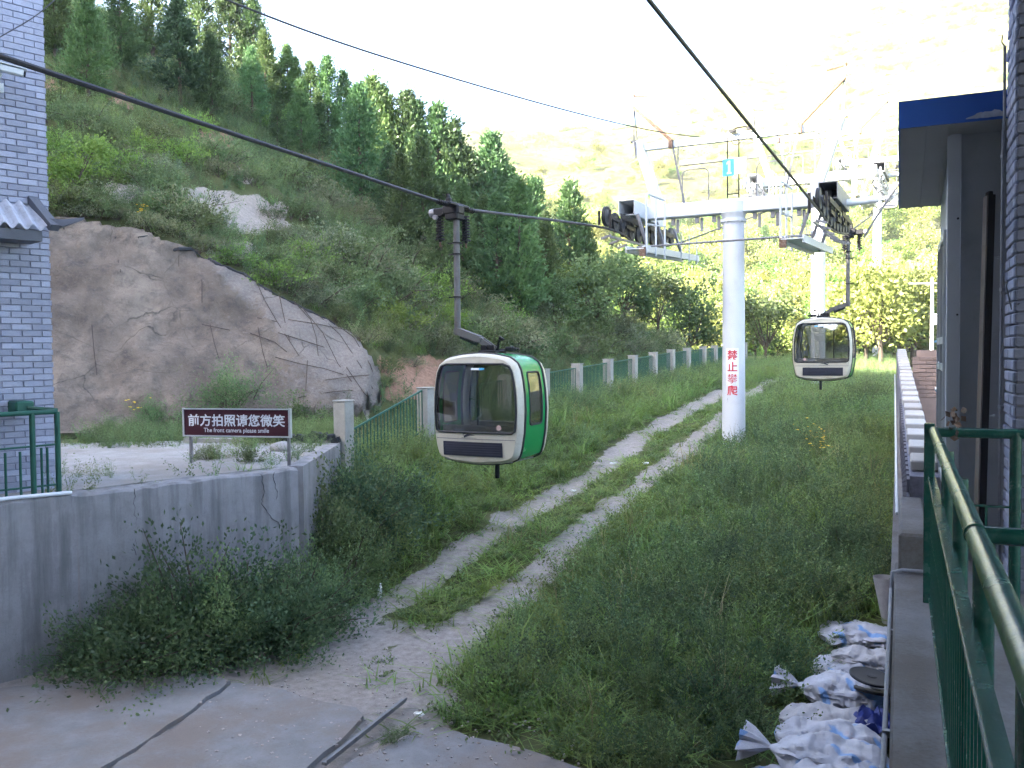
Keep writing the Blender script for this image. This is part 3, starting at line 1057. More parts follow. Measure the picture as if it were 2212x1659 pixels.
# scattered ground cover, one object per kind
def scatter(name, pts, scl, protos, label, cat, tilt=.15):
    pts = np.asarray(pts, np.float32)
    n = len(pts)
    coll = bpy.data.collections.new(name + '_kinds')
    for i, me in enumerate(protos):
        q = bpy.data.objects.new('%s_kind_%02d' % (name, i), me)
        coll.objects.link(q)
    me = bpy.data.meshes.new(name)
    me.vertices.add(n)
    me.vertices.foreach_set('co', pts.ravel())
    a = me.attributes.new('rot', 'FLOAT_VECTOR', 'POINT')
    rot = np.column_stack([rng.normal(0, tilt, n), rng.normal(0, tilt, n), rng.uniform(0, 2 * PI, n)]).astype(np.float32)
    a.data.foreach_set('vector', rot.ravel())
    a = me.attributes.new('scl', 'FLOAT', 'POINT')
    a.data.foreach_set('value', np.asarray(scl, np.float32))
    a = me.attributes.new('kid', 'INT', 'POINT')
    a.data.foreach_set('value', rng.integers(0, len(protos), n).astype(np.int32))
    o = link(name, me)
    ng = bpy.data.node_groups.new(name + '_scatter', 'GeometryNodeTree')
    ng.interface.new_socket('Geometry', in_out='INPUT', socket_type='NodeSocketGeometry')
    ng.interface.new_socket('Geometry', in_out='OUTPUT', socket_type='NodeSocketGeometry')
    gi = ng.nodes.new('NodeGroupInput'); go = ng.nodes.new('NodeGroupOutput')
    ip = ng.nodes.new('GeometryNodeInstanceOnPoints')
    ci = ng.nodes.new('GeometryNodeCollectionInfo')
    ci.inputs['Collection'].default_value = coll
    ci.inputs['Separate Children'].default_value = True
    ci.inputs['Reset Children'].default_value = True

    def named(nm, dt):
        q = ng.nodes.new('GeometryNodeInputNamedAttribute')
        q.data_type = dt
        q.inputs['Name'].default_value = nm
        return q.outputs['Attribute']
    e2r = ng.nodes.new('FunctionNodeEulerToRotation')
    L = ng.links.new
    L(gi.outputs[0], ip.inputs['Points'])
    L(ci.outputs[0], ip.inputs['Instance'])
    ip.inputs['Pick Instance'].default_value = True
    L(named('kid', 'INT'), ip.inputs['Instance Index'])
    L(named('rot', 'FLOAT_VECTOR'), e2r.inputs[0])
    L(e2r.outputs[0], ip.inputs['Rotation'])
    L(named('scl', 'FLOAT'), ip.inputs['Scale'])
    L(ip.outputs[0], go.inputs[0])
    md = o.modifiers.new('scatter', 'NODES')
    md.node_group = ng
    return tag(o, label, cat, None, 'stuff')


def sample(n, x0, x1, y0, y1):
    x = rng.uniform(x0, x1, n); y = rng.uniform(y0, y1, n)
    return x, y


def in_view(x, y, z, mu=140, mv=120):
    u, v, d = project(np.column_stack([x, y, z]))
    return (d > 3) & (u > -mu) & (u < 2212 + mu) & (v > -mv) & (v < 1659 + mv)


APRON = [(-400, 1500), (0, 1478), (250, 1462), (420, 1452), (500, 1470), (790, 1532), (850, 1600), (905, 1572), (1010, 1582), (1180, 1625), (1330, 1690), (1330, 1900), (-400, 1900)]


SACKS = [(1790, 1335), (1940, 1330), (1940, 1760), (1620, 1760), (1640, 1610), (1700, 1540), (1745, 1460)]


def bldg_xy(x, y):
    return x * CP - y * SP, x * SP + y * CP


def cover(n, x0, x1, y0, y1, where):
    x, y = sample(n, x0, x1, y0, y1)
    s = x * ST + y * CT
    c = x * CT - y * ST
    bx, by = bldg_xy(x, y)
    ok = (bx < -.10)
    ok &= ~((terrace_d(x, y) > -.02) & (s < 21) & (c < -7) & (gz(x, y, False) < TERR + .35))
    x, y = x[ok], y[ok]
    z = gz(x, y)
    ok = in_view(x, y, z)
    x, y, z = x[ok], y[ok], z[ok]
    u, v, d = project(np.column_stack([x, y, z]))
    ok = ~in_poly(u, v, APRON) | (y > 13.5)
    ok &= ~in_poly(u, v, SACKS) | (y > 14)
    ok &= ~(in_poly(u, v, ROCK_POLY) & (y > 18.5))
    x, y, z, u, v = x[ok], y[ok], z[ok], u[ok], v[ok]
    keep = where(x, y, z, u, v)
    return x[keep], y[keep], z[keep]


def corridor(x, y):
    c = x * CT - y * ST
    return (c > -12.4)


GR = [grass_proto(61, 26, .26), grass_proto(62, 30, .34), weed_proto(81, 6, 34, .38, .045, 'leaf_weed', .14, .4), weed_proto(82, 7, 36, .46, .04, 'leaf_weed', .16, .35), weed_proto(83, 6, 30, .34, .05, 'grass', .16, .3), grass_proto(63, 22, .22)]
GS = [grass_proto(65, 18, .13, wid=.008), grass_proto(66, 16, .10, spread=.2, wid=.010), weed_proto(71, 4, 16, .12, .05, 'leaf_weed', .12, .5)]
WDS = [weed_proto(72, 6, 30, .75), weed_proto(73, 7, 34, .95, .05, 'leaf_weed', .25, .3), weed_proto(74, 5, 26, .6, .06), weed_proto(75, 7, 30, .7, .05, 'leaf_dark', .25, .45)]
WN_ = [weed_proto(76, 7, 40, .7, .045, 'leaf_dark', .28, .5), weed_proto(77, 8, 40, .9, .05, 'leaf_dark', .25, .42), weed_proto(78, 8, 40, .8, .045, 'leaf_weed', .3, .4), weed_proto(79, 6, 40, .65, .055, 'leaf_weed', .3, .5)]
DRY = [grass_proto(67, 10, .5, 'grass_dry', .2, .006), grass_proto(68, 8, .62, 'grass_dry', .25, .005)]

# short growth between and beside the tracks
x, y, z = cover(52000, -9, 22, 8.5, 62, lambda x, y, z, u, v: corridor(x, y) & (rng.random(len(x)) > dirt_amount(x, y) * 1.02 - .06) & (rng.random(len(x)) < np.clip(16 / y, .25, 1)))
scatter('short_grass', np.column_stack([x, y, z]), rng.uniform(.7, 1.5, len(x)), GS, 'short green grass and low weeds on the strip between the wheel tracks', 'grass')


def grassy(x, y, z, u, v):
    trk = np.minimum(polyline_dist(x, y, TRACK_L), polyline_dist(x, y, TRACK_R))
    mid = (polyline_dist(x, y, TRACK_L) + polyline_dist(x, y, TRACK_R)) < np.interp(y, [9, 14, 40], [2.2, 1.9, 2.4])
    return corridor(x, y) & (dirt_amount(x, y) < .25) & ~mid & (trk > .55)


x, y, z = cover(30000, -9, 26, 9, 70, lambda x, y, z, u, v: grassy(x, y, z, u, v) & (rng.random(len(x)) < np.clip(26 / y, .35, 1)))
scatter('meadow_grass', np.column_stack([x, y, z]), rng.uniform(.7, 1.5, len(x)) * np.interp(y, [9, 40, 70], [1, 1.25, 1.6]), GR, 'green meadow grass on both sides of the dirt track', 'grass')


def right_weeds(x, y, z, u, v):
    trk = polyline_dist(x, y, TRACK_R)
    c = x * CT - y * ST
    side = (u > np.interp(v, [820, 1000, 1200, 1300, 1400, 1500, 1580, 1660], [1700, 1480, 1290, 1190, 1080, 1000, 1020, 1280]))
    dens = sstep(trk, .9, 2.6) * np.clip(.5 + vnoise(x, y, 55, 3, .5) * .9, .08, 1)
    return corridor(x, y) & side & (rng.random(len(x)) < dens) & (dirt_amount(x, y) < .2)


x, y, z = cover(9000, -3, 22, 8, 24, right_weeds)
scatter('tall_weeds', np.column_stack([x, y, z]), rng.uniform(.55, 1.1, len(x)), WN_, 'tall dark weeds covering the ground right of the track', 'weeds')
x, y, z = cover(9000, 0, 28, 22, 70, right_weeds)
scatter('far_weeds', np.column_stack([x, y, z]), rng.uniform(.6, 1.2, len(x)), WDS, 'grey-green weeds around and beyond the tower foot', 'weeds')


def left_weeds(x, y, z, u, v):
    trk = polyline_dist(x, y, TRACK_L)
    side = (u < np.interp(v, [845, 1000, 1100, 1250, 1440], [1480, 1230, 1080, 830, 520]))
    dens = sstep(trk, .7, 2.4) * np.clip(.45 + vnoise(x, y, 56, 3, .5) * .9, .05, 1)
    return corridor(x, y) & side & (rng.random(len(x)) < dens)


x, y, z = cover(8000, -8, 14, 11, 48, left_weeds)
scatter('bank_weeds', np.column_stack([x, y, z]), rng.uniform(.5, 1.0, len(x)), WDS, 'weeds on the bank between the fence and the left wheel track', 'weeds')


def hill_ok(x, y, z, u, v):
    q = ~corridor(x, y)
    for pl in PALE_POLYS + SOIL_POLYS: q &= ~(in_poly(u, v, pl) & (rng.random(len(x)) < .80))
    return q & (rng.random(len(x)) < np.clip(.85 + vnoise(x, y, 57, 3, .35) * .7, .15, 1))


x, y, z = cover(24000, -26, 16, 20, 60, hill_ok)
scatter('hillside_undergrowth', np.column_stack([x, y, z]), rng.uniform(.45, 1.1, len(x)), WDS + [GR[1], WN_[2]], 'low weeds and grass filling the hillside between shrubs', 'undergrowth')
x, y, z = cover(2500, -26, 30, 9, 60, lambda x, y, z, u, v: (dirt_amount(x, y) < .1) & (vnoise(x, y, 58, 2, .3) > .1))
scatter('dry_stalks', np.column_stack([x, y, z]), rng.uniform(.6, 1.3, len(x)), DRY, 'thin dry grass stalks scattered through the green', 'grass')

# weeds growing through the terrace slab and near the rock foot
tx = rng.uniform(-9, -3.4, 2600); ty = rng.uniform(10.5, 22, 2600)
tz = gz(tx, ty)
tu, tv, td = project(np.column_stack([tx, ty, tz]))
dT = terrace_d(tx, ty)
edge_ = sstep(ty, 16.8, 19) + (1 - sstep(dT, .25, .55)) * .5 + (vnoise(tx, ty, 59, 2, .9) > .42) * .4
ok = (dT > .15) & (rng.random(2600) < edge_) & (tu > 100)
scatter('terrace_weeds', np.column_stack([tx, ty, tz])[ok], rng.uniform(.3, .75, ok.sum()), WDS[:3] + GR[:1], 'sparse weeds growing from the cracked terrace slab', 'weeds')

fs2 = rng.uniform(14.8, 52, 1100); fc2 = -12.6 * CT + rng.normal(.15, .38, 1100)
fx2, fy2 = fs2 * ST + fc2 * CT, fs2 * CT - fc2 * ST
scatter('fence_weeds', np.column_stack([fx2, fy2, gz(fx2, fy2)]), rng.uniform(.5, 1.15, 1100) * np.interp(fs2, [14, 50], [1, 1.2]), WDS + [WN_[2]], 'weeds growing up through the foot of the fence', 'weeds')

# far woodland in the sun: nearest trees one by one, the rest as one mass
FW = [CON[0][1], CON[2][1], BRD[1][1], BRD[3][1], SHR[2][1], SHR[0][1]]
xs, ys = sample(14000, -40, 150, 82, 210)
zs = mz(xs, ys)
dens = np.clip(1.15 - (ys - 82) / np.interp(xs, [-20, 40, 90], [55, 75, 75]), .05, 1) * np.clip(.55 + vnoise(xs, ys, 61, 3, .05) * 1.1, .03, 1)
ok = (rng.random(14000) < dens) & in_view(xs, ys, zs, 60, 40)
xs, ys, zs = xs[ok], ys[ok], zs[ok]
hs = rng.uniform(2.6, 6.8, len(xs)) * np.where(ys > 150, .7, 1)
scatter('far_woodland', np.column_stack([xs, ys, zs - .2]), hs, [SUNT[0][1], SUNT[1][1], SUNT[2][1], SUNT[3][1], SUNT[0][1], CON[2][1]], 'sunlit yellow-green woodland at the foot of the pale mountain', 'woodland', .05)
xs, ys = sample(14000, -120, 260, 110, 330)
zs = mz(xs, ys)
ok = (rng.random(14000) < np.clip(.45 + vnoise(xs, ys, 62, 3, .03), .05, 1)) & in_view(xs, ys, zs, 60, 40)
scatter('mountain_scrub', np.column_stack([xs, ys, zs])[ok], rng.uniform(.8, 2.4, ok.sum()), [SHR[4][1], SHR[1][1], SHR[3][1]], 'dots of scrub spread over the pale sunlit mountain slope', 'scrub', .05)
SFAR = 'sunlit yellow-green tree beyond the grass'
for u, v, yy, hp, pr in [(1300, 640, 78, 110, 2), (1360, 640, 80, 120, 1), (1420, 650, 76, 110, 3), (1475, 660, 74, 120, 2), (1530, 690, 70, 110, 1), (1630, 700, 68, 120, 2), (1680, 715, 66, 110, 1),
                         (1720, 720, 70, 130, 3), (1790, 735, 72, 150, 2), (1850, 742, 68, 120, 1), (1890, 745, 74, 160, 0), (1930, 745, 70, 130, 2), (1975, 745, 72, 140, 1), (2015, 745, 75, 150, 3),
                         (1600, 690, 76, 130, 0), (1872, 745, 56, 190, 0), (1900, 745, 54, 205, 1), (1940, 745, 57, 190, 0), (1830, 745, 60, 150, 2), (1970, 745, 58, 170, 2), (1760, 735, 78, 170, 1), (1330, 610, 84, 100, 3), (1400, 610, 84, 110, 2), (1460, 620, 82, 120, 0), (1910, 720, 82, 180, 3), (1830, 720, 84, 180, 2)]:
    q = P(u, v, yy)
    zz = float(gz(q.x, q.y)) if yy < 74 else max(float(gz(q.x, q.y)), float(mz(q.x, q.y)))
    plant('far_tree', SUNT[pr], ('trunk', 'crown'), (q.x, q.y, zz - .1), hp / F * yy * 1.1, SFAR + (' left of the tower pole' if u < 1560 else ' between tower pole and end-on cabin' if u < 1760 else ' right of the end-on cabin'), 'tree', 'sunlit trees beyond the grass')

# ------------------------------------------------------------------ shotcrete rock face with its mesh wires
def rock_material():
    t = NT('weathered_shotcrete')
    co = t.coord()
    n1 = t.noise(.55, 8, .7, co)
    n2 = t.noise(2.6, 10, .75, co, .3)
    n3 = t.noise(14, 6, .7, co)
    col = t.ramp(n1, [(.34, (.135, .108, .088)), (.5, (.215, .174, .143)), (.66, (.315, .258, .208))])
    col = t.mix(t.math('MULTIPLY', t.ramp(n2, [(.49, 0), (.64, 1)]), .6), col, (.085, .076, .075))
    col = t.mix(t.math('MULTIPLY', t.ramp(n3, [(.55, 0), (.75, 1)]), .4), col, (.36, .315, .285))
    fresh = t.ramp(t.math('ADD', t.attr('fresh'), t.math('MULTIPLY', t.math('SUBTRACT', n2, .5), 2.2)), [(.35, 0), (.75, 1)])
    fc = t.ramp(n3, [(.3, (.22, .19, .175)), (.7, (.35, .315, .29))])
    col = t.mix(t.math('MULTIPLY', fresh, .7), col, fc)
    vo = t.n('ShaderNodeTexVoronoi', feature='DISTANCE_TO_EDGE')
    vo.inputs['Scale'].default_value = .8
    ds = t.n('ShaderNodeMix', data_type='VECTOR')
    nz = t.n('ShaderNodeTexNoise'); nz.inputs['Scale'].default_value = 1.5; nz.inputs['Detail'].default_value = 6
    t.l(co, nz.inputs['Vector'])
    ds.inputs[0].default_value = .28
    t.l(co, ds.inputs[4]); t.l(nz.outputs['Color'], ds.inputs[5])
    t.l(ds.outputs[1], vo.inputs['Vector'])
    crack = t.ramp(vo.outputs['Distance'], [(.0, 1), (.012, 0)])
    col = t.mix(t.math('MULTIPLY', crack, t.math('MULTIPLY', t.ramp(n1, [(.45, 0), (.6, 1)]), .8)), col, (.05, .045, .04))
    h = t.math('ADD', t.math('MULTIPLY', n2, .7), t.math('MULTIPLY', n3, .35))
    t.pbsdf(col, .95, 0, t.bump(h, 1.0, .22), .15)
    return t.m


st_ = .10
ra = np.arange(-10.5, 11, st_); rd = np.arange(-.7, 6.2, st_)
RA, RD = np.meshgrid(ra, rd)
ux, uy = .954, .30
RX = -10.6 + RA * ux - RD * uy + 3.0
RY = 20.4 + RA * uy + RD * ux + 3.0 * .314
RZ = gz(RX, RY, False)
lump = vnoise(RX, RZ, 71, 4, .45) * .26 - np.abs(vnoise(RX, RZ, 74, 4, .55)) * .35 + vnoise(RX, RZ, 72, 5, 1.7) * .12 + vnoise(RX, RZ, 75, 3, 4.0) * .05
n_ = np.array((.25, -.75, .60))
amt = .34 + lump
pv = np.stack([RX + n_[0] * amt, RY + n_[1] * amt, RZ + n_[2] * amt], -1)
ru, rv_, rdp = project(pv)
keepv = in_poly(ru, rv_, ROCK_POLY)
# sprayed skin that has broken away below the crack stands back a little
CRACK = [(100, 490), (210, 500), (320, 522), (430, 545), (480, 560), (560, 585), (600, 610), (625, 640), (680, 655), (760, 668)]
cr_v = np.interp(ru, [q[0] for q in CRACK], [q[1] for q in CRACK]) + vnoise(ru / 20, ru / 37, 73, 3, 1.0) * 9
below = rv_ > cr_v
pv[below] -= n_ * .10
fresh = np.where(below & (ru > 440) & (rv_ < 560 + (ru - 440) * .9), 1.0, 0.0) + np.where(below & (ru > 600), .55, 0)
fresh = fresh * sstep(ru, 300, 480)
for _k in range(6):
    fresh = (fresh + np.roll(fresh, 1, 0) + np.roll(fresh, -1, 0) + np.roll(fresh, 1, 1) + np.roll(fresh, -1, 1)) / 5
hh, ww = RA.shape
ri = np.arange(hh * ww).reshape(hh, ww)
rq = np.stack([ri[:-1, :-1], ri[:-1, 1:], ri[1:, 1:], ri[1:, :-1]], -1).reshape(-1, 4)
kf = keepv.ravel()[rq].any(1)
rq = rq[kf]
# let the border sink into the hill
brd = ~keepv.ravel()
pv = pv.reshape(-1, 3)
pv[brd] = pv[brd] - n_ * .55
used = np.unique(rq)
remap = -np.ones(hh * ww, int); remap[used] = np.arange(len(used))
rme = np_mesh('rock_face', pv[used], remap[rq], rock_material(), {'fresh': fresh.ravel()[used]}, False)
rock = tag(link('rock_face', rme), 'grey-pink shotcrete rock face with a long crack, left of the cabins', 'rock face')
rpts = pv[used]
rU, rV, rD_ = project(rpts)


def on_rock(u, v, lift=.05):
    i = int(np.argmin((rU - u) ** 2 + (rV - v) ** 2))
    return Vector(rpts[i]) + Vector(n_) * lift


wires = [[(635, 650), (668, 690), (682, 730), (690, 770)], [(655, 660), (700, 720), (730, 790), (755, 830)], [(690, 665), (735, 725), (775, 790), (800, 840)],
         [(715, 668), (760, 730), (800, 790), (818, 850)], [(560, 590), (570, 650), (600, 700), (650, 770)], [(600, 640), (612, 690), (625, 745)],
         [(620, 690), (690, 700), (760, 712), (800, 722)], [(600, 720), (660, 740), (700, 752)], [(590, 770), (650, 785), (700, 800), (745, 812)], [(700, 828), (760, 815), (800, 812)],
         [(555, 690), (600, 700)], [(425, 560), (432, 610), (440, 660)], [(455, 705), (460, 740), (472, 775)], [(440, 705), (475, 710), (500, 716)], [(558, 710), (565, 760), (580, 800)],
         [(540, 722), (590, 740), (620, 760)], [(200, 700), (205, 760), (208, 810)], [(258, 560), (264, 590)], [(660, 780), (662, 850)], [(750, 800), (790, 850), (810, 880)], [(384, 550), (390, 575)], [(640, 855), (720, 845), (760, 850)]]
for i, wpts in enumerate(wires):
    b = MB()
    b.tube([on_rock(u, v, .05) for u, v in wpts], .011, 5)
    b.build('mesh_wire', M['wire'], rock)

cpts = []
for (u1, v1), (u2, v2) in zip(CRACK[:-1], CRACK[1:]):
    for k in range(6):
        t = k / 6
        cpts.append(on_rock(u1 + (u2 - u1) * t, v1 + (v2 - v1) * t + random.gauss(0, 6), .0))
b = MB(); b.tube(cpts, [random.choice((.012, .02, .035, .055)) for _ in cpts], 5); b.build('crack', M['dark_opening'], rock)

# ------------------------------------------------------------------ concrete apron: broken slabs
def concrete_material(name, base, sand, amt, streak=False):
    t = NT(name)
    co = t.coord()
    n1 = t.noise(.7, 8, .65, co)
    n2 = t.noise(3.5, 8, .7, co, .3)
    n3 = t.noise(45, 4, .7, co)
    col = t.ramp(n2, [(.3, tuple(x * .80 for x in base)), (.7, tuple(x * 1.12 for x in base))])
    col = t.mix(t.math('MULTIPLY', t.ramp(t.math('ADD', n1, t.math('MULTIPLY', t.math('SUBTRACT', n3, .5), .25)), [(.44, 0), (.60, 1)]), amt), col, sand)
    col = t.mix(t.math('MULTIPLY', t.ramp(n3, [(.58, 0), (.72, 1)]), .35), col, tuple(x * .5 for x in base))
    if streak:
        mp = t.n('ShaderNodeMapping')
        mp.inputs['Scale'].default_value = (2.6, 2.6, .22)
        t.l(co, mp.inputs[0])
        n4 = t.noise(1.8, 6, .65, mp.outputs[0])
        col = t.mix(t.math('MULTIPLY', t.ramp(n4, [(.46, 0), (.66, 1)]), .7), col, (.115, .112, .115))
        mp2 = t.n('ShaderNodeMapping')
        mp2.inputs['Scale'].default_value = (6, 6, .12)
        mp2.inputs['Location'].default_value = (3, 9, 0)
        t.l(co, mp2.inputs[0])
        n5 = t.noise(1.3, 4, .6, mp2.outputs[0])
        col = t.mix(t.math('MULTIPLY', t.ramp(n5, [(.60, 0), (.72, 1)]), .45), col, (.26, .19, .15))
    t.pbsdf(col, .9, 0, t.bump(t.math('ADD', t.math('MULTIPLY', n2, .6), t.math('MULTIPLY', n3, .4)), .35, .02), .25)
    return t.m


M['apron'] = concrete_material('sandy_concrete', (.225, .225, .235), (.20, .165, .145), .8)
M['wall_concrete'] = concrete_material('stained_wall_concrete', (.285, .275, .285), (.21, .20, .205), .55, True)
M['terrace_concrete'] = concrete_material('pale_terrace_concrete', (.31, .30, .295), (.22, .19, .165), .6)
M['parapet'] = concrete_material('parapet_concrete', (.20, .19, .19), (.125, .105, .088), .8)


def gplane(u, v, z):
    d = RM @ Vector(((u - 1106.0) / F, -(v - 829.5) / F, -1.0))
    return EYE + d * ((z - EYE.z) / d.z)


def rough_poly(px, z, jag, seed, closed=True):
    r = random.Random(seed)
    pts = [gplane(u, v, z).xy for u, v in px]
    out = []
    n = len(pts)
    for i in range(n):
        a, b = pts[i], pts[(i + 1) % n]
        L = (b - a).length
        m = max(1, int(L / .22))
        for k in range(m):
            t = k / m
            q = a.lerp(b, t)
            if L < 6 and k: q = q + Vector((r.gauss(0, jag), r.gauss(0, jag)))
            out.append(tuple(q))
    return out


apron = empty('concrete_apron', (0, 9, 0))
tag(apron, kind='structure')
slabs = [([(-700, 1700), (-60, 1490), (250, 1466), (420, 1455), (497, 1470), (418, 1530), (250, 1640), (60, 1800), (-400, 1900)], .05, .03),
         ([(503, 1473), (560, 1482), (640, 1500), (700, 1516), (770, 1528), (785, 1545), (735, 1600), (640, 1680), (520, 1790), (100, 1810), (255, 1645), (425, 1533)], .058, .03),
         ([(900, 1578), (940, 1568), (1010, 1590), (1090, 1606), (1180, 1632), (1290, 1668), (1330, 1800), (560, 1790), (760, 1640), (850, 1605)], .052, .035)]
for i, (px, z, jag) in enumerate(slabs):
    b = MB()
    b.prism([(x, y - 9) for x, y in rough_poly(px, z, jag, i)], -.06, z)
    me = b.mesh('slab', M['apron'], normals=True)
    link('slab', me, apron)
# rubble crumbs along the broken edge
crumb = MB()
rr = random.Random(5)
for i in range(420):
    u, v = rr.uniform(430, 1250), rr.uniform(1400, 1650)
    q = gplane(u, v, .06)
    q.z = max(float(gz(q.x, q.y)), .05) + .004
    s_ = rr.uniform(.008, .028)
    crumb.box(q, (s_ * rr.uniform(.7, 1.6), s_, s_ * .7), Matrix.Rotation(rr.uniform(0, 3), 3, 'Z') @ Matrix.Rotation(rr.uniform(-.4, .4), 3, 'X'))
tag(crumb.build('gravel_crumbs', plain('gravel', (.36, .32, .30), .9, var=.4, scale=20)), 'loose gravel crumbs on the concrete apron', 'gravel', None, 'stuff')
b = MB()
a_, e_ = gplane(700, 1650, .085), gplane(872, 1513, .085)
b.bar(a_, e_, .055, .03)
b.bar(a_ + Vector((.03, 0, .02)), e_ + Vector((.03, 0, .02)), .012, .03)
tag(b.build('steel_strip', M['steel_grey']), 'long thin steel strip lying across the concrete apron', 'metal strip')

# ------------------------------------------------------------------ retaining wall and terrace
def wpt(a, dpt, z):
    q = WA + WDIR * a + WN * dpt
    return Vector((q[0], q[1], z))


WLEN = float(np.linalg.norm(WB - WA))
wall = tag(empty('retaining_wall', wpt(0, 0, 0), math.atan2(WDIR[1], WDIR[0])), 'grey stained concrete retaining wall with vertical cracks on the left', 'wall')
rows = []
b = MB()
r_ = np.random.default_rng(3)
nseg = 60
face, top1, top2, back = [], [], [], []
for i in range(nseg + 1):
    xx = -4.0 + (WLEN + 4.0) * i / nseg
    wob = .012 * math.sin(xx * 2.3) + r_.normal(0, .004)
    ch = .02 + .012 * abs(r_.normal())
    zt = TERR + .02 + .010 * math.sin(xx * 3.1) + r_.normal(0, .004)
    face.append(((xx, wob, -.3), (xx, wob + .004, .8), (xx, wob - .004, 1.6), (xx, wob, zt - ch), (xx, ch + wob, zt), (xx, .36, zt), (xx, .36, .0)))
cols = list(zip(*face))
b.sheet([list(c_) for c_ in cols][::-1])
n0 = len(b.v)
b.add(face[-1], [tuple(range(7))])
b.add(face[0], [tuple(range(6, -1, -1))])
b.build('wall_face', M['wall_concrete'], wall, normals=True)
for pts in ([(1.62, 2.20), (1.60, 1.95), (1.63, 1.7), (1.58, 1.45), (1.60, 1.25)], [(3.55, 2.20), (3.60, 1.9), (3.54, 1.75), (3.72, 1.5), (3.95, 1.3)], [(3.75, 2.2), (3.82, 1.9), (3.80, 1.75)]):
    pts = [(x_ * WLEN / 4.2, z_) for x_, z_ in pts]
    b = MB()
    q = []
    for (x1, z1), (x2, z2) in zip(pts[:-1], pts[1:]):
        for k in range(5):
            t = k / 5
            q.append(Vector((x1 + (x2 - x1) * t + random.gauss(0, .012), -.004, z1 + (z2 - z1) * t)))
    b.tube(q, [random.uniform(.002, .006) for _ in q], 4)
    b.build('crack', M['dark_opening'], wall)

b = MB()
tp = [wpt(-4, .34, 0).xy, wpt(WLEN, .34, 0).xy, Vector((-3.62, 15.2)), Vector((-3.62, 17.6)), Vector((-6.2, 18.6)), Vector((-9.5, 18.2)), Vector((-14, 14.6))]
b.prism([tuple(q) for q in tp], TERR - .25, TERR + .03)
tag(b.build('terrace_slab', M['terrace_concrete'], normals=True), kind='structure')

b = MB()
b.bar((-3.48, WB[1] + .22, .9), (-3.60, 17.9, .9), .26, 2 * (TERR + .025 - .9))
b.build('return_wall', M['wall_concrete'], None, normals=True)
_rw = bpy.data.objects['return_wall']
tag(_rw, 'plain concrete side wall running back from the retaining wall corner', 'wall')

# sign on the terrace
pr_, pl_ = P(628, 948, 14.15), P(397, 938, 14.6)
wid = (pr_ - pl_).length
sg = tag(empty('notice_board', (pl_ + pr_) / 2, math.atan2((pr_ - pl_).y, (pr_ - pl_).x)), 'long maroon board with white Chinese and English lettering on two posts', 'sign')
tiltz = (pr_.z - pl_.z) / wid
zb = 0.0
H_ = .45
b = MB(); b.box((0, .012, H_ / 2), (wid - .03, .03, H_ - .03)); b.build('panel', M['sign_maroon'], sg)
b = MB(); b.box((wid / 2 - .006, 0, H_ / 2), (.035, .06, H_ + .02)); b.box((-wid / 2 + .006, 0, H_ / 2), (.02, .05, H_ + .02)); b.box((0, 0, .004), (wid - .02, .05, .022)); b.box((0, 0, H_ - .004), (wid - .02, .05, .016))
b.build('frame', M['alu'], sg)
for xx in (-wid / 2 + .1, wid / 2 - .06):
    base_z = TERR - sg.location.z
    b = MB(); b.box((xx, .05, (base_z + H_) / 2 - .03), (.045, .04, H_ - base_z + .05)); b.build('post', M['steel_grey'], sg)


def slice_x(tb, step):
    """cut a flat mesh into narrow upright strips so that it can follow a pole"""
    bm = bmesh.new()
    vs = [bm.verts.new(q) for q in tb.v]
    for f in tb.f:
        try: bm.faces.new([vs[i] for i in f])
        except ValueError: pass
    xs_ = [q[0] for q in tb.v]
    x = min(xs_) + step
    while x < max(xs_):
        bmesh.ops.bisect_plane(bm, geom=bm.verts[:] + bm.edges[:] + bm.faces[:], plane_co=(x, 0, 0), plane_no=(1, 0, 0))
        x += step
    bm.verts.index_update()
    tb.v = [tuple(q.co) for q in bm.verts]
    tb.f = [tuple(q.index for q in f.verts) for f in bm.faces]
    bm.free()
    return tb


def put_text(tb, parent, mat, name, fn):
    tb.v = [tuple(fn(Vector(q))) for q in tb.v]
    return tb.build(name, mat, parent)


tb = text_mb('前方拍照请您微笑', .198, .0042)
xsr = [q[0] for q in tb.v]
cxm, wdm = (min(xsr) + max(xsr)) / 2, max(xsr) - min(xsr)
put_text(tb, sg, M['letter_white'], 'chinese_lettering', lambda q: Vector(((q.x - cxm) * (wid * .905 / wdm), -.0065, .185 + q.y * 1.03)))
tb = text_mb('The front camera please smile', .098, .0012)
xsr = [q[0] for q in tb.v]
cxm2, wdm2 = (min(xsr) + max(xsr)) / 2, max(xsr) - min(xsr)
put_text(tb, sg, M['letter_white'], 'english_lettering', lambda q: Vector(((q.x - cxm2) * (wid * .61 / wdm2), -.0065, .068 + q.y * 1.0)))

# boulder on the terrace
b = MB()
q = ray_ground(615, 960)
bmx = bmesh.new(); bmesh.ops.create_icosphere(bmx, subdivisions=2, radius=1)
for vv in bmx.verts: vv.co *= 1 + .18 * noise.noise(vv.co * 1.7)
bmx.verts.index_update()
c0 = P(608, 958, 16.4)
b.add([Vector((p_.co.x * .22, p_.co.y * .18, p_.co.z * .13)) + Vector((c0.x, c0.y, TERR + .08)) for p_ in bmx.verts], [tuple(k.index for k in f.verts) for f in bmx.faces])
bmx.free()
tag(b.build('boulder', M['terrace_concrete'], smooth=True), 'pale rounded boulder on the terrace below the sign', 'boulder')

# ------------------------------------------------------------------ fence along the hill foot
FC = -12.6 * CT
fence = empty('concrete_post_fence', sc2w(14.5, FC, 0))
tag(fence, 'concrete post fence with green steel bar panels along the hill foot', 'fence')
F0 = fence.location.copy()
sp_ = .183 * 12.6 / CT
posts = []
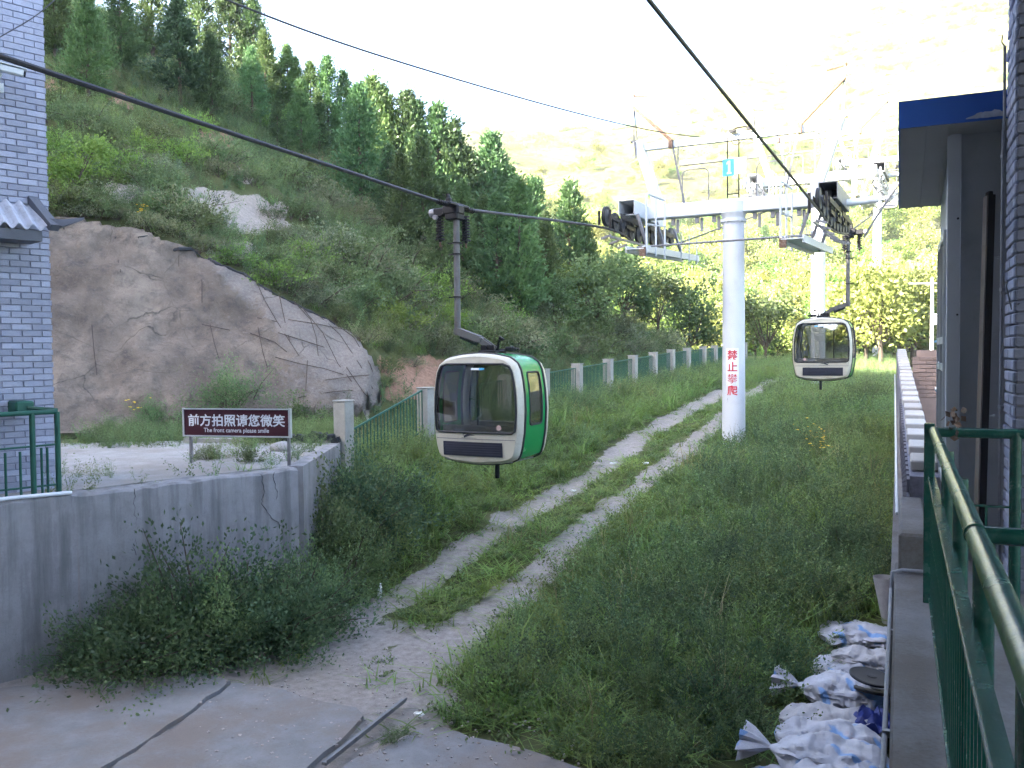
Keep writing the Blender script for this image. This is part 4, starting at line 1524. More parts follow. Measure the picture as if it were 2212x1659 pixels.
# the twelve posts the picture shows plus the one behind the cabin: 1/(t-r) positions
for kk in [1.4286, 1.647, 1.93, 2.11, 2.294, 2.494, 2.681, 2.857, 3.03, 3.205, 3.40, 3.556, 3.80, 4.04]:
    Yp = 12.6 * kk
    s_ = (Yp - FC * -ST) / CT if False else None
    # point on the line c = FC with this Y
    s_ = (Yp + FC * ST) / CT
    posts.append(s_)
ptop = lambda s_: float(np.interp(s_, [14.5, 26.7, 37, 51.4, 60], [3.05, 3.61, 4.06, 4.45, 4.6]))
pme = {}
for i, s_ in enumerate(posts):
    q = sc2w(s_, FC, 0)
    g = float(gz(q.x, q.y, False))
    zt = ptop(s_)
    b = MB()
    b.box((0, 0, (zt + g - .5) / 2), (.30, .30, zt - g + .5), bev=.015)
    b.box((0, 0, zt + .015), (.33, .33, .03), bev=.008)
    link('post', b.mesh('post', M['concrete_post']), fence, (q.x - F0.x, q.y - F0.y, 0), (0, 0, -TH))
barm = MB().box((0, 0, .5), (.022, .022, 1.0)).mesh('bar', M['fence_green'])
for i in range(len(posts) - 1):
    s0, s1 = posts[i] + .16, posts[i + 1] - .16
    if i == 0:
        z0, z1 = ptop(s0) - .62, ptop(s1) - .02        # the sagging first panel
    else:
        z0, z1 = ptop(s0) - .10, ptop(s1) - .10
    hgt = .95
    a0, a1 = sc2w(s0, FC) - F0, sc2w(s1, FC) - F0
    b = MB()
    for dz in (-.015, -hgt):
        b.bar((a0.x, a0.y, z0 + dz), (a1.x, a1.y, z1 + dz), .04, .035)
    pn = b.build('panel', M['fence_green'], fence)
    nb = int((s1 - s0) / .125)
    for k in range(nb + 1):
        t = k / nb
        q = Vector((a0.x + (a1.x - a0.x) * t, a0.y + (a1.y - a0.y) * t, z0 + (z1 - z0) * t - hgt))
        o = link('bar', barm, pn, q)
        o.scale = (1, 1, hgt)
# low wall left of the first post
b = MB()
qa, qb = sc2w(posts[0] - .1, FC), P(400, 955, 18.2)
g0 = 1.2
b.bar((qb.x, qb.y, 1.75), (qa.x, qa.y, 1.70), .22, 1.15)
tag(b.build('low_wall', M['concrete_post']), 'low weathered concrete wall running left from the first fence post', 'wall')
b = MB()
for k in range(14):
    t = k / 13
    q = Vector((qb.x, qb.y, 2.34)).lerp(Vector((qa.x, qa.y, 2.30)), .42 + .56 * t)
    b.box(q + Vector((0, random.uniform(-.05, .05), random.uniform(-.03, .05))), (.16, .3, random.uniform(.10, .22)), Matrix.Rotation(random.uniform(-.5, .5), 3, 'Y') @ Matrix.Rotation(random.uniform(-.5, .5), 3, 'Z'))
tag(b.build('dark_tarp', M['rubber']), 'crumpled black sheet draped over the low wall beside the first post', 'tarpaulin')

# ------------------------------------------------------------------ ropeway: cabins
OUT = [(0, .035), (.3, .048), (.56, .080), (.70, .125), (.755, .18), (.80, .33), (.845, .6), (.865, .95), (.855, 1.25), (.825, 1.5), (.79, 1.66), (.725, 1.79), (.58, 1.88), (.35, 1.925), (.18, 1.942), (0, 1.95)]
ox = np.array([q[0] for q in OUT]); oz = np.array([q[1] for q in OUT])
ZR = np.unique(np.round(np.concatenate([np.linspace(.035, 1.95, 34), [.72, 1.62, .62, .045, .06, 1.93, 1.945, 1.90, 1.87]]), 4))


def hw(z): return np.interp(z, oz, ox)


def sec(y):
    return float(np.interp(abs(y), [0, .40, .52, .575, .60], [1.008, 1.0, .995, .98, .945]))


def ring_pt(sgn, z, y):
    k = sec(y)
    return Vector((sgn * k * float(hw(z)), y, .95 + k * (z - .95)))


def face_y(x, z, s=-1):
    q = max(0.0, 1 - (x / .82) ** 2) * max(0.0, 1 - ((z - .93) / .93) ** 2)
    return s * (.60 + .075 * q)


def face_patch(b, z0, z1, nz, xl, xr, nx, off=0.0, s=-1):
    rows = []
    for i in range(nz + 1):
        z = z0 + (z1 - z0) * i / nz
        a, c = xl(z), xr(z)
        rows.append([(a + (c - a) * j / nx, face_y(a + (c - a) * j / nx, z, s) + s * off, z) for j in range(nx + 1)])
    b.sheet(rows)


def fhw(z):                 # half width of the end face
    return float(hw(.95 + (z - .95) / .945)) * .945


def whw(z):                 # half width of the end window
    top, bot = 1.765, .60
    base = fhw(z) - .028
    r = .17
    if z > top - r: base = min(base, fhw(top - r) - .028 - r + math.sqrt(max(0, r * r - (z - top + r) ** 2)))
    r2 = .06
    if z < bot + r2: base = min(base, fhw(z) - .028 - r2 + math.sqrt(max(0, r2 * r2 - (bot + r2 - z) ** 2)))
    return max(.02, base)


def make_cabin():
    root = empty('gondola_cabin')
    for s, nm in ((-1, 'end_shell'), (1, 'end_shell')):
        b = MB()
        ys = [s * q for q in (.42, .50, .56, .60)]
        for sg_ in (-1, 1):
            b.sheet([[ring_pt(sg_, z, y) for y in ys] for z in ZR])
        zt, zb_ = .95 + .945 * 1.0, .95 - .945 * .915
        face_patch(b, zb_ + .002, .60, 14, lambda z: -fhw(z), lambda z: fhw(z), 18, 0, s)
        face_patch(b, .60, 1.765, 26, lambda z: -fhw(z), lambda z: -whw(z), 3, 0, s)
        face_patch(b, .60, 1.765, 26, lambda z: whw(z), lambda z: fhw(z), 3, 0, s)
        face_patch(b, 1.765, zt - .002, 6, lambda z: -fhw(z), lambda z: fhw(z), 18, 0, s)
        sh = b.build(nm, M['cream'], root, True, True, True)
        b = MB()
        face_patch(b, .60, 1.765, 26, lambda z: -whw(z), lambda z: whw(z), 14, -.006, s)
        gl = b.build('end_window', M['glass'], root, True)
        zz = [.60 + 1.165 * k / 30 for k in range(31)]
        loop = [(-whw(z), face_y(-whw(z), z, s) + s * .004, z) for z in zz] + [(whw(z), face_y(whw(z), z, s) + s * .004, z) for z in zz[::-1]]
        mid_b = [(x_, face_y(x_, .60, s) + s * .004, .60) for x_ in np.linspace(whw(.60), -whw(.60), 9)[1:-1]]
        mid_t = [(x_, face_y(x_, 1.765, s) + s * .004, 1.765) for x_ in np.linspace(-whw(1.765), whw(1.765), 7)[1:-1]]
        loop = loop[:31] + mid_t + loop[31:] + mid_b
        b = MB(); b.tube(loop + loop[:1], .021, 6, False); b.build('window_seal', M['rubber'], gl, True)
        b = MB()
        face_patch(b, .19, .435, 6, lambda z: -.62, lambda z: .54, 12, .014, s)
        for z_ in (.19, .435):
            b.sheet([[(x_, face_y(x_, z_, s) + s * o_, z_) for x_ in np.linspace(-.62, .54, 13)] for o_ in (0, .014)])
        for k in range(1, 6):
            z_ = .19 + .245 * k / 6
            b.tube([(x_, face_y(x_, z_, s) + s * .014, z_) for x_ in np.linspace(-.58, .50, 8)], .006, 4)
        b.build('vent_panel', M['navy'], root)
        b = MB()
        face_patch(b, .478, .490, 1, lambda z: -fhw(z) * .985, lambda z: fhw(z) * .985, 16, .002, s)
        b.build('panel_joint', M['steel_grey'], root)
        # emblem: a swept bird-like mark over a line of small print
        b = MB()
        fx = lambda x_, z_: (x_, face_y(x_, z_, s) + s * .003, z_)
        for poly in ([(-.16, .555), (-.10, .592), (.0, .578), (.03, .570), (-.06, .562), (-.145, .530)], [(-.165, .592), (-.09, .605), (-.10, .598), (-.15, .585), (-.17, .556)]):
            b.add([fx(-.09 + (x_ + .07) * 1.25, .552 + (z_ - .570) * 1.1) for x_, z_ in poly], [tuple(range(len(poly)))])
        x_ = -.24
        while x_ < .05:
            w_ = random.uniform(.012, .028)
            b.add([fx(x_, .500), fx(x_ + w_, .501), fx(x_ + w_, .509), fx(x_, .508)], [(0, 1, 2, 3)])
            x_ += w_ + .008
        b.build('emblem', M['navy'], root)
        b = MB()
        b.lathe([(.045, 0), (.045, .002)], (.48, face_y(.48, .68, s) + s * .004, .69), 16, Matrix.Rotation(PI / 2, 3, 'X'))
        b.build('round_sticker', plain('pink_sticker', (.55, .38, .35), .6), gl)
        b = MB()
        face_patch(b, 1.665, 1.70, 1, lambda z: -.06, lambda z: .10, 3, .004, s)
        b.build('top_sticker', M['plate_white'], gl)
        b = MB()
        face_patch(b, 1.665, 1.70, 1, lambda z: .101, lambda z: .20, 3, .004, s)
        b.build('top_sticker', M['plate_blue'], gl)
    ycol = [-.40, -.32, -.23, -.1, .02, .14, .25, .33, .40]
    for sg_ in (-1, 1):
        b = MB()
        g = MB()
        for i in range(len(ZR) - 1):
            for j in range(len(ycol) - 1):
                zc, yc = (ZR[i] + ZR[i + 1]) / 2, (ycol[j] + ycol[j + 1]) / 2
                q = [ring_pt(sg_, ZR[i], ycol[j]), ring_pt(sg_, ZR[i], ycol[j + 1]), ring_pt(sg_, ZR[i + 1], ycol[j + 1]), ring_pt(sg_, ZR[i + 1], ycol[j])]
                if -.23 < yc < .25 and .72 < zc < 1.62:
                    g.add([p_ + Vector((-.008 * sg_, 0, 0)) for p_ in q], [(0, 1, 2, 3)])
                else:
                    b.add(q, [(0, 1, 2, 3)])
        b.build('door', M['green_panel'], root, True, True, True)
        gl = g.build('side_window', M['glass'], root, True, True)
        loop = []
        r = .07
        for cy, cz, a0 in ((.25 - r, 1.62 - r, 0), (-.23 + r, 1.62 - r, 90), (-.23 + r, .72 + r, 180), (.25 - r, .72 + r, 270)):
            for k in range(5):
                a = math.radians(a0 + k * 22.5)
                p_ = ring_pt(sg_, cz + r * math.sin(a), cy + r * math.cos(a))
                loop.append(p_ + Vector((.004 * sg_, 0, 0)))
        loop2 = []
        for k in range(len(loop)):
            p0, p1 = loop[k], loop[(k + 1) % len(loop)]
            loop2.append(p0)
            if (p1 - p0).length > .2:
                for t in (.25, .5, .75):
                    z_ = p0.z + (p1.z - p0.z) * t; y_ = p0.y + (p1.y - p0.y) * t
                    kq = sec(y_)
                    loop2.append(Vector((sg_ * (kq * float(hw(.95 + (z_ - .95) / kq)) + .004), y_, z_)))
        b = MB(); b.tube(loop2 + loop2[:1], .016, 6, False); b.build('window_seal', M['rubber'], gl, True)
    for y_ in (-.41, .41):
        b = MB()
        pts = [ring_pt(1, z, y_) for z in ZR] + [ring_pt(-1, z, y_) for z in ZR[::-1]]
        b.tube(pts + pts[:1], .026, 6, False)
        b.build('rubber_seam', M['rubber'], root, True)
    b = MB()
    b.box((0, 0, .10), (1.25, 1.0, .03))
    b.build('floor', M['steel_grey'], root)
    for s in (-1, 1):
        b = MB()
        b.box((0, s * .33, .36), (1.4, .32, .06), bev=.02)
        b.box((0, s * .50, .56), (1.40, .05, .30), bev=.015)
        b.build('bench', M['seat'], root)
    b = MB(); b.tube([(-.28, 0, .09), (-.28, 0, 1.9)], .022, 8); b.build('grab_pole', M['steel_dark'], root)
    b = MB(); b.tube([(.10, 0, -.26), (.10, 0, .06)], .042, 10); b.lathe([(.06, 0), (.06, .05)], (.10, 0, .0), 12); b.build('guide_pin', M['rubber'], root, True)
    # hanger
    b = MB()
    b.box((.02, 0, 1.975), (.34, .42, .05), bev=.01)
    b.box((-.02, .09, 2.03), (.26, .03, .12)); b.box((-.02, -.09, 2.03), (.26, .03, .12))
    b.tube([(-.05, -.14, 2.05), (-.05, .14, 2.05)], .04, 10)
    b.build('roof_bracket', M['steel_dark'], root)
    b = MB()
    for y_ in (-.055, .055):
        b.bar((.06, y_, 2.02), (-.22, y_, 2.20), .022, .10)
        b.bar((-.22, y_, 2.20), (-.70, y_, 2.36), .022, .12)
    b.bar((-.2, 0, 2.24), (-.66, 0, 2.40), .10, .03)
    b.tube([(-.22, -.09, 2.20), (-.22, .09, 2.20)], .05, 10)
    b.build('hanger_arm', M['hanger'], root)
    b = MB(); b.tube([(-.60, 0, 2.26), (-.28, 0, 2.13)], .05, 9)
    for k in range(7): b.lathe([(.062, 0), (.062, .018)], Vector((-.58 + k * .04, 0, 2.25 - k * .0163)), 10, Matrix.Rotation(math.radians(68), 3, 'Y'))
    b.build('damper', M['rubber'], root)
    b = MB()
    b.tube([(-.68, 0, 2.28), (-.68, 0, 4.46)], .058, 14)
    b.lathe([(.075, 0), (.075, .10)], (-.68, 0, 2.30), 14)
    tube = b.build('hanger_tube', M['hanger'], root, True)
    for z_ in (2.95, 3.72, 3.92):
        b = MB(); b.lathe([(.085, 0), (.085, .025)], (-.68, 0, z_), 12); b.box((-.78, 0, z_ + .012), (.14, .03, .02)); b.build('collar', M['steel_dark'], tube)
    b = MB()
    b.tube([(.16, -.05, 1.98), (.20, -.10, 2.12), (.26, -.16, 2.18)], .022, 7); b.box((.30, -.17, 2.20), (.10, .05, .05), Matrix.Rotation(.5, 3, 'Y'), .01)
    b.tube([(.05, .2, 2.0), (.45, .2, 2.02)], .025, 7); b.box((.30, .15, 2.02), (.16, .12, .09), None, .02)
    b.build('door_lever', M['steel_dark'], root)
    # grip
    b = MB()
    b.box((-.74, 0, 4.52), (.34, .26, .18), bev=.03)
    b.box((-.95, .0, 4.50), (.34, .18, .15), bev=.02)
    b.box((-.66, 0, 4.60), (.12, .70, .07), bev=.02)
    b.box((-.72, .02, 4.40), (.26, .30, .12), bev=.02)
    grip = b.build('grip_body', M['steel_dark'], root)
    b = MB(); b.lathe([(.075, -.07), (.085, 0), (.06, .05)], (-1.15, 0, 4.50), 14, Matrix.Rotation(PI / 2, 3, 'Y')); b.lathe([(.045, -.03), (.045, .03)], (-1.04, -.13, 4.40), 12, Matrix.Rotation(PI / 2, 3, 'X')); b.build('guide_roller', M['steel_grey'], grip, True)
    for x_, y_, h0, h1 in ((-1.0, -.04, 4.02, 4.44), (-.60, .20, 4.0, 4.42)):
        b = MB()
        pts = []
        for k in range(8 * 10 + 1):
            a = 2 * PI * k / 10
            pts.append((x_ + .062 * math.cos(a), y_ + .062 * math.sin(a), h0 + (h1 - h0) * k / 80))
        b.tube(pts, .016, 5)
        b.tube([(x_, y_, h0 - .06), (x_, y_, h1)], .03, 8)
        b.lathe([(.09, 0), (.09, .025)], (x_, y_, h0 - .02), 12)
        b.build('grip_spring', M['steel_dark'], grip)
        b = MB(); b.tube([(x_, y_, h0 - .14), (x_, y_, h0 - .05)], .016, 6); b.build('spring_bolt', M['rust'], grip)
    b = MB()
    for s in (-1, 1):
        b.tube([(-.68, s * .30, 4.58), (-.68, s * .52, 4.585), (-.68, s * .75, 4.59)], [.045, .04, .026], 8)
        for k in range(5): b.lathe([(.05, 0), (.05, .02)], (-.68, s * (.36 + k * .06), 4.583), 8, Matrix.Rotation(PI / 2, 3, 'X'))
    b.box((-.76, -.12, 4.68), (.10, .10, .10), None, .02)
    b.tube([(-.76, -.12, 4.70), (-.78, -.12, 4.80)], .035, 8)
    b.build('jaw', M['steel_dark'], grip)
    return root


SR = 2.70                        # rope radius gauge: half the distance between the two ropes
C1, C2 = -.508 * 16, -.197 * 16
cab = make_cabin()
ROPE_Z1, ROPE_Z2 = 4 + 2.63, 4 + 3.62
s1 = 16 * CT * (1 - .0605 * .51)
s2 = 27 * CT * (1 + .3794 * .51)
# the rope passes over local x = -.68, z = 4.58
q = sc2w(s1, C1, 0)
off = Vector((.68 * CT, -.68 * ST, 0))
cab.location = (q.x + off.x, q.y + off.y, ROPE_Z1 - 4.58)
cab.rotation_euler = (0, 0, -TH)
tag(cab, 'cream and green cabin hanging nearest, its green door side in view', 'cable car', 'gondola cabins on the ropeway')
c2 = copy_tree(cab)
q = sc2w(s2, C2, 0)
c2.location = (q.x - off.x, q.y - off.y, ROPE_Z2 - 4.58)
c2.rotation_euler = (0, 0, PI - TH)
tag(c2, 'cream cabin seen end-on to the right of the numbered tower', 'cable car')
c3 = copy_tree(cab)
q = P(1922, 434, 96)
c3.location = (q.x, q.y, q.z - .9)
c3.rotation_euler = (0, 0, PI - TH)
tag(c3, 'small distant sunlit cabin near the eave of the grey shed', 'cable car')

# ------------------------------------------------------------------ ropeway: towers
def sheave_mesh():
    b = MB()
    Mx = Matrix.Rotation(PI / 2, 3, 'Y')
    b.lathe([(.17, -.030), (.235, -.045), (.25, -.020), (.238, 0), (.25, .020), (.235, .045), (.17, .030)], (0, 0, 0), 22, Mx)
    tyre = b.mesh('tyre', M['rubber'], True)
    b = MB()
    b.lathe([(.19, -.032), (.08, -.05), (.05, -.07), (.05, .07), (.08, .05), (.19, .032)], (0, 0, 0), 20, Mx)
    disc = b.mesh('disc', M['sheave_face'], True)
    return tyre, disc


TYRE, DISC = sheave_mesh()
M['far_steel'] = plain('sunlit_pale_grey', (.46, .46, .47), .5, .2, var=.1)  # sun glare on the far tower heads and wheels, painted as paler grey
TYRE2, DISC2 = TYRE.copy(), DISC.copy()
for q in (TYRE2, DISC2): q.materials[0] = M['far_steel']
TOW_H = 6.30
GX_ = abs(C2 - C1) / 2           # half gauge


def make_tower(h, number=True):
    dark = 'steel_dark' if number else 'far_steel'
    root = empty('ropeway_tower')
    b = MB()
    b.lathe([(.34, -.6), (.30, 0.0), (.285, h * .5), (.275, h - .42)], (0, 0, 0), 36)
    pole = b.build('pole', M['pole_paint'], root, True)
    b = MB(); b.lathe([(.275, h - .42), (.33, h - .41), (.33, h - .33), (.275, h - .32)], (0, 0, 0), 32); b.lathe([(.275, h - .32), (.34, h - .18), (.34, h + .1)], (0, 0, 0), 28)
    for k in range(16):
        a = 2 * PI * k / 16
        b.lathe([(.014, 0), (.014, .05)], (.305 * math.cos(a), .305 * math.sin(a), h - .46), 6)
    b.build('head_flange', M['white_paint'], root)
    b = MB(); b.box((0, 0, h), (2 * GX_ - .1, .38, .36), bev=.02)
    arm = b.build('crossarm', M['white_paint'], root)
    for x_ in (-1.6, -.95, -.5, .55, 1.0, 1.65):
        b = MB(); b.box((x_, -.02, h - .29), (.10, .09, .16)); b.box((x_ + .11, .02, h - .40), (.07, .07, .36)); b.build('arm_bracket', M['steel_grey'], arm)
    for sx in (-1, 1):
        xr = sx * GX_
        # open ended box beam along the rope
        b = MB()
        w2, h2, t2 = .21, .19, .015
        for zc in (h - h2, h + h2): b.box((xr, 0, zc), (2 * w2, 2.5, t2))
        for xc in (-w2, w2): b.box((xr + xc, 0, h), (t2, 2.5, 2 * h2 - .02))
        b.build('saddle_beam', M['white_paint'] if sx < 0 else M['steel_grey'], arm)
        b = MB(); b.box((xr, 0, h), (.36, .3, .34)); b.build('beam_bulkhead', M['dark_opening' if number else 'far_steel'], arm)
        b = MB()
        for y_ in (-1.0, 0, 1.0):
            b.box((xr - .13, y_, h - .30), (.03, .16, .36)); b.box((xr + .13, y_, h - .30), (.03, .16, .36))
        b.build('saddle_plate', M[dark], arm)
        # sheave train
        n = 10
        for k in range(n):
            y_ = -2.7 + .6 * k
            z_ = h - .83 + .25 + .030 * (y_ + .4) ** 2
            wq = empty('sheave_wheel', (xr, y_, z_)); wq.parent = root
            wq.matrix_parent_inverse.identity()
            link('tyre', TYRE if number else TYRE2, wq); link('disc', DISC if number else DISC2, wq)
        for g in range(5):
            y0 = -2.7 + 1.2 * g
            za = h - .58 + .030 * (y0 + .4) ** 2; zb2 = h - .58 + .030 * (y0 + 1.0) ** 2
            b = MB()
            for dx in (-.11, .11): b.bar((xr + dx, y0 - .05, za + .02), (xr + dx, y0 + .65, zb2 + .02), .02, .10)
            b.build('sheave_beam', M[dark], root)
        b = MB()
        for g in range(2):
            y0 = -2.1 + 2.4 * g
            for dx in (-.15, .15): b.bar((xr + dx, y0, h - .34), (xr + dx, y0 + 1.8, h - .34), .02, .13)
        b.bar((xr + sx * .17, -2.75, h - .62), (xr + sx * .17, -2.75, h - .28), .05, .04); b.bar((xr - sx * .17, -2.9, h - .75), (xr - sx * .17, -2.9, h - .30), .06, .04)
        b.build('equaliser_beam', M[dark], root)
        # rope catcher
        b = MB()
        for k in range(9):
            y_ = -2.6 + .58 * k
            b.box((xr + sx * .05, y_, h - 1.05 + .03 * (y_ + .4) ** 2), (.26, .07, .05), Matrix.Rotation(.3 * sx, 3, 'Y'))
        b.bar((xr - sx * .10, -2.7, h - .92), (xr - sx * .10, 2.5, h - .82), .05, .05)
        b.build('rope_catcher', M['steel_grey'], root)
        # walkway inboard of the train
        xw = sx * (GX_ - .62)
        b = MB()
        for dx in (-.24, .24):
            b.bar((xw + dx, -2.35, h - 1.22), (xw + dx, 2.6, h - 1.02), .045, .17)
        for k in range(13):
            y_ = -2.3 + k * .4
            b.box((xw, y_, h - 1.22 + .0404 * (y_ + 2.35)), (.48, .26, .025))
        wk = b.build('walkway', M['white_paint'], root)
        b = MB()
        xo = xw - sx * .27
        z0 = h - 1.22
        for y_ in (-2.3, -1.55, -.8):
            b.tube([(xo, y_, z0 - .12), (xo, y_, z0 + 1.32)], .026, 7)
        b.tube([(xo, -2.3, z0 + 1.25), (xo, -2.27, z0 + 1.33), (xo, -2.2, z0 + 1.35), (xo, -.8, z0 + 1.40)], .028, 7)
        b.tube([(xo, -2.3, z0 + .60), (xo, -.8, z0 + .72)], .02, 7)
        b.tube([(xo, -.8, z0 + .30), (xo, -.45, z0 + .30)], .02, 7)
        b.tube([(xo + sx * .1, -2.28, z0 + .05), (xo + sx * .1, 2.4, z0 + .25)], .03, 7)
        for y_ in (.7, 1.5, 2.3): b.tube([(xo, y_, z0), (xo, y_, z0 + .75)], .018, 6)
        b.build('walkway_rail', M['white_paint'], wk)
        b = MB()
        for y_ in (-1.4, .2, 1.8):
            b.bar((xw, y_, h - 1.1), (xw + sx * .3, y_ + .1, h - .2), .05, .07)
        b.build('walkway_hanger', M['steel_grey'], wk)
        b = MB(); b.box((xw - sx * .2, -2.4, h - 1.30), (.16, .05, .22)); b.build('rail_end', M['rust'], wk)
        # mast leaning outward
        b = MB()
        b.bar((sx * 2.02, .06, h + .18), (sx * 2.60, .06, h + 1.98), .24, .30, (0, 1, 0))
        b.build('mast', M['white_paint'], root)
        b = MB()
        b.bar((sx * 1.30, -.02, h + .2), (sx * 1.62, -.02, h + 1.75), .05, .05, (0, 1, 0))
        b.build('stay_rod', M['steel_grey'], root)
        # lifting frame on top
        b = MB()
        b.bar((sx * 1.62, -.04, h + 1.86), (sx * 2.72, -.04, h + 2.92), .09, .09, (0, 1, 0))
        b.box((sx * 1.66, -.04, h + 1.78), (.10, .14, .20))
        b.build('lifting_jib', M['rust'], root)
        b = MB()
        b.tube([(sx * 2.70, 0, h + 1.95), (sx * 2.72, -.02, h + 3.20)], .022, 7)
        b.tube([(sx * 2.64, .1, h + 1.95), (sx * 2.70, 0, h + 2.95)], .016, 6)
        b.box((sx * 2.68, 0, h + 1.98), (.20, .16, .05)); b.tube([(sx * 2.62, -.1, h + 1.5), (sx * 2.64, -.1, h + 1.95)], .025, 7)
        b.build('jib_post', M['steel_grey'], root)
        b = MB(); b.tube([(sx * 2.74, 0, h + 3.22), (sx * 2.30, 0, h + 3.16)], .028, 6); b.lathe([(.05, 0), (.05, .06)], (sx * 2.72, 0, h + 3.2), 8); b.build('jib_hook', M['rust'], root)
        # inverted U guard on the crossarm
        b = MB()
        x0, x1 = sx * .62, sx * 1.32
        b.tube([(x0, -.12, h + .2), (x0, -.12, h + .92), (x0 + sx * .04, -.12, h + 1.0), (x0 + sx * .12, -.12, h + 1.04), (x1 - sx * .12, -.12, h + 1.04), (x1 - sx * .04, -.12, h + 1.0), (x1, -.12, h + .92), (x1, -.12, h + .2)], .018, 7)
        b.build('guard_hoop', M['steel_grey'], root)
    # far side feeler arm
    b = MB()
    b.tube([(GX_ + .2, .6, h - .05), (GX_ + .95, .6, h - .02)], .09, 12)
    b.bar((GX_ + .95, .6, h - .04), (GX_ + 1.35, .6, h + .02), .05, .05)
    b.build('outrigger', M['white_paint'], root, True)
    b = MB(); b.tube([(GX_ + .62, .6, h - .95), (GX_ + .95, .55, h - .4), (GX_ + 1.5, .5, h + .42)], .03, 7); b.build('strut', M['steel_grey'], root)
    b = MB(); b.lathe([(.10, -.03), (.14, 0), (.10, .03)], (GX_ + 1.52, .5, h + .36), 12, Matrix.Rotation(PI / 2, 3, 'Y')); b.build('feeler_wheel', M['rust'], root)
    b = MB()
    b.box((0, .06, h + 1.80), (4.86, .16, .17))
    top = b.build('top_beam', M['white_paint'], root)
    b = MB()
    b.tube([(-1.45, -.08, h + 1.72), (-1.45, -.08, h + 1.25), (-1.40, -.08, h + 1.18), (1.36, -.08, h + 1.18), (1.44, -.08, h + 1.25), (1.45, -.08, h + 1.72)], .02, 7)
    b.build('hanging_rail', M['steel_grey'], top)
    b = MB()
    for x_ in (-.12, .17): b.tube([(x_, -.15, h + .2), (x_, -.15, h + 1.78)], .017, 6)
    for k in range(5): b.tube([(-.12, -.15, h + .3 + k * .3), (.17, -.15, h + .3 + k * .3)], .012, 5) if k in (0,) else None
    b.build('ladder_rail', M[dark], root)
    b = MB(); b.box((.0, -.1, h + 1.92), (.16, .16, .06)); b.box((.42, -.1, h + 1.94), (.12, .14, .05))
    b.tube([(-.06, -.1, h + 1.93), (.1, -.1, h + 1.99), (.3, -.1, h + 2.0), (.48, -.1, h + 1.96)], .02, 6)
    b.tube([(-.05, -.16, h + 1.75), (.02, -.16, h + 1.58), (.12, -.16, h + 1.54), (.22, -.16, h + 1.60), (.28, -.16, h + 1.75)], .009, 5)
    b.tube([(.25, -.16, h + 1.75), (.9, -.18, h + 1.42)], .009, 5)
    b.build('cable_clamp', M[dark], top)
    for dz, y_ in ((-1.12, -1.9), (-.84, .3)):
        b = MB(); b.tube([(-GX_ + .5, y_, h + dz), (GX_ - .5, y_, h + dz + .02)], .026, 7); b.build('tie_rod', M['steel_grey'], root)
    if number:
        b = MB(); b.box((-.09, -.20, h + .98), (.29, .012, .44)); np_ = b.build('number_plate', M['plate_blue'], root)
        b = MB(); b.box((.215, -.20, h + 1.0), (.30, .012, .42)); b.build('blank_plate', M['plate_white'], root)
        b = MB()
        pts1 = [(-.125, .02), (-.005, .02), (-.005, .065), (-.035, .065), (-.035, .36), (-.085, .36), (-.135, .315), (-.135, .265), (-.095, .285), (-.095, .065), (-.125, .065)]
        b.add([(x_, -.209, h + .79 + z_) for x_, z_ in pts1], [tuple(range(11))])
        b.build('numeral', M['plate_white'], np_)
    return root


tw = make_tower(TOW_H)
q = P(1585, 975, 23.2)
tw.location = (q.x, q.y, float(gz(q.x, q.y, False)))
TC = q.x * CT - q.y * ST
TS = q.x * ST + q.y * CT
tw.rotation_euler = (0, 0, -TH)
tag(tw, 'white ropeway tower with blue number 1 plate standing beside the track', 'cableway tower', 'towers of the ropeway')
print('tower at', tuple(tw.location), 's,c', TS, TC, 'mid rope c', (C1 + C2) / 2)
# warning plate wrapped on the pole, facing the station
lc = (Matrix.Rotation(TH, 3, 'Z') @ Vector((-q.x, -q.y, 0))).normalized()
a0 = math.atan2(lc.y, lc.x) - .12
pole_part = [c_ for c_ in tw.children if c_.name.startswith('pole')][0]


def wrap(rad):
    return lambda p_: Vector((rad * math.cos(a0 + p_.x / .29), rad * math.sin(a0 + p_.x / .29), p_.z))


ztop = 4 + (758 - 752) / F * 23.2 - tw.location.z
b = MB()
w3 = wrap(.292)
b.sheet([[w3(Vector((x_, 0, z_))) for x_ in np.linspace(-.165, .165, 9)] for z_ in np.linspace(ztop - 1.27, ztop, 4)])
pl3 = b.build('warning_plate', M['plate_white'], pole_part)
for i, ch in enumerate('禁止攀爬'):
    tb = slice_x(text_mb(ch, .27, .006 if i != 2 else .0), .02)
    xs_ = [p_[0] for p_ in tb.v]; cx_ = (min(xs_) + max(xs_)) / 2
    # subdivide is not needed: strokes are short against the pole's radius
    w4 = wrap(.2955)
    put_text(tb, pl3, M['letter_red'], 'character', lambda p_, i=i: w4(Vector((p_.x - cx_, 0, ztop - .28 - i * .305 + p_.y))))

for dx_, z0_, z1_ in ((-.125, ztop - 1.30, ztop - 2.42), (.165, ztop - 1.62, ztop - 2.40)):
    w5 = wrap(.2935)
    b = MB(); b.sheet([[w5(Vector((dx_ + o_, 0, z_))) for o_ in (-.004, .004)] for z_ in np.linspace(z1_, z0_, 5)]); b.build('drip_stain', M['rubber'], pole_part)
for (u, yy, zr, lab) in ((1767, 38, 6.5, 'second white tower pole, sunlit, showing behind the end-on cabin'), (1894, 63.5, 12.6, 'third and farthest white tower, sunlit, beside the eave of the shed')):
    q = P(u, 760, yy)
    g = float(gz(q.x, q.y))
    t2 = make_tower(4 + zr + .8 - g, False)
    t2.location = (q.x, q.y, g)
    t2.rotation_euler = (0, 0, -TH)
    tag(t2, lab, 'cableway tower', 'towers of the ropeway')

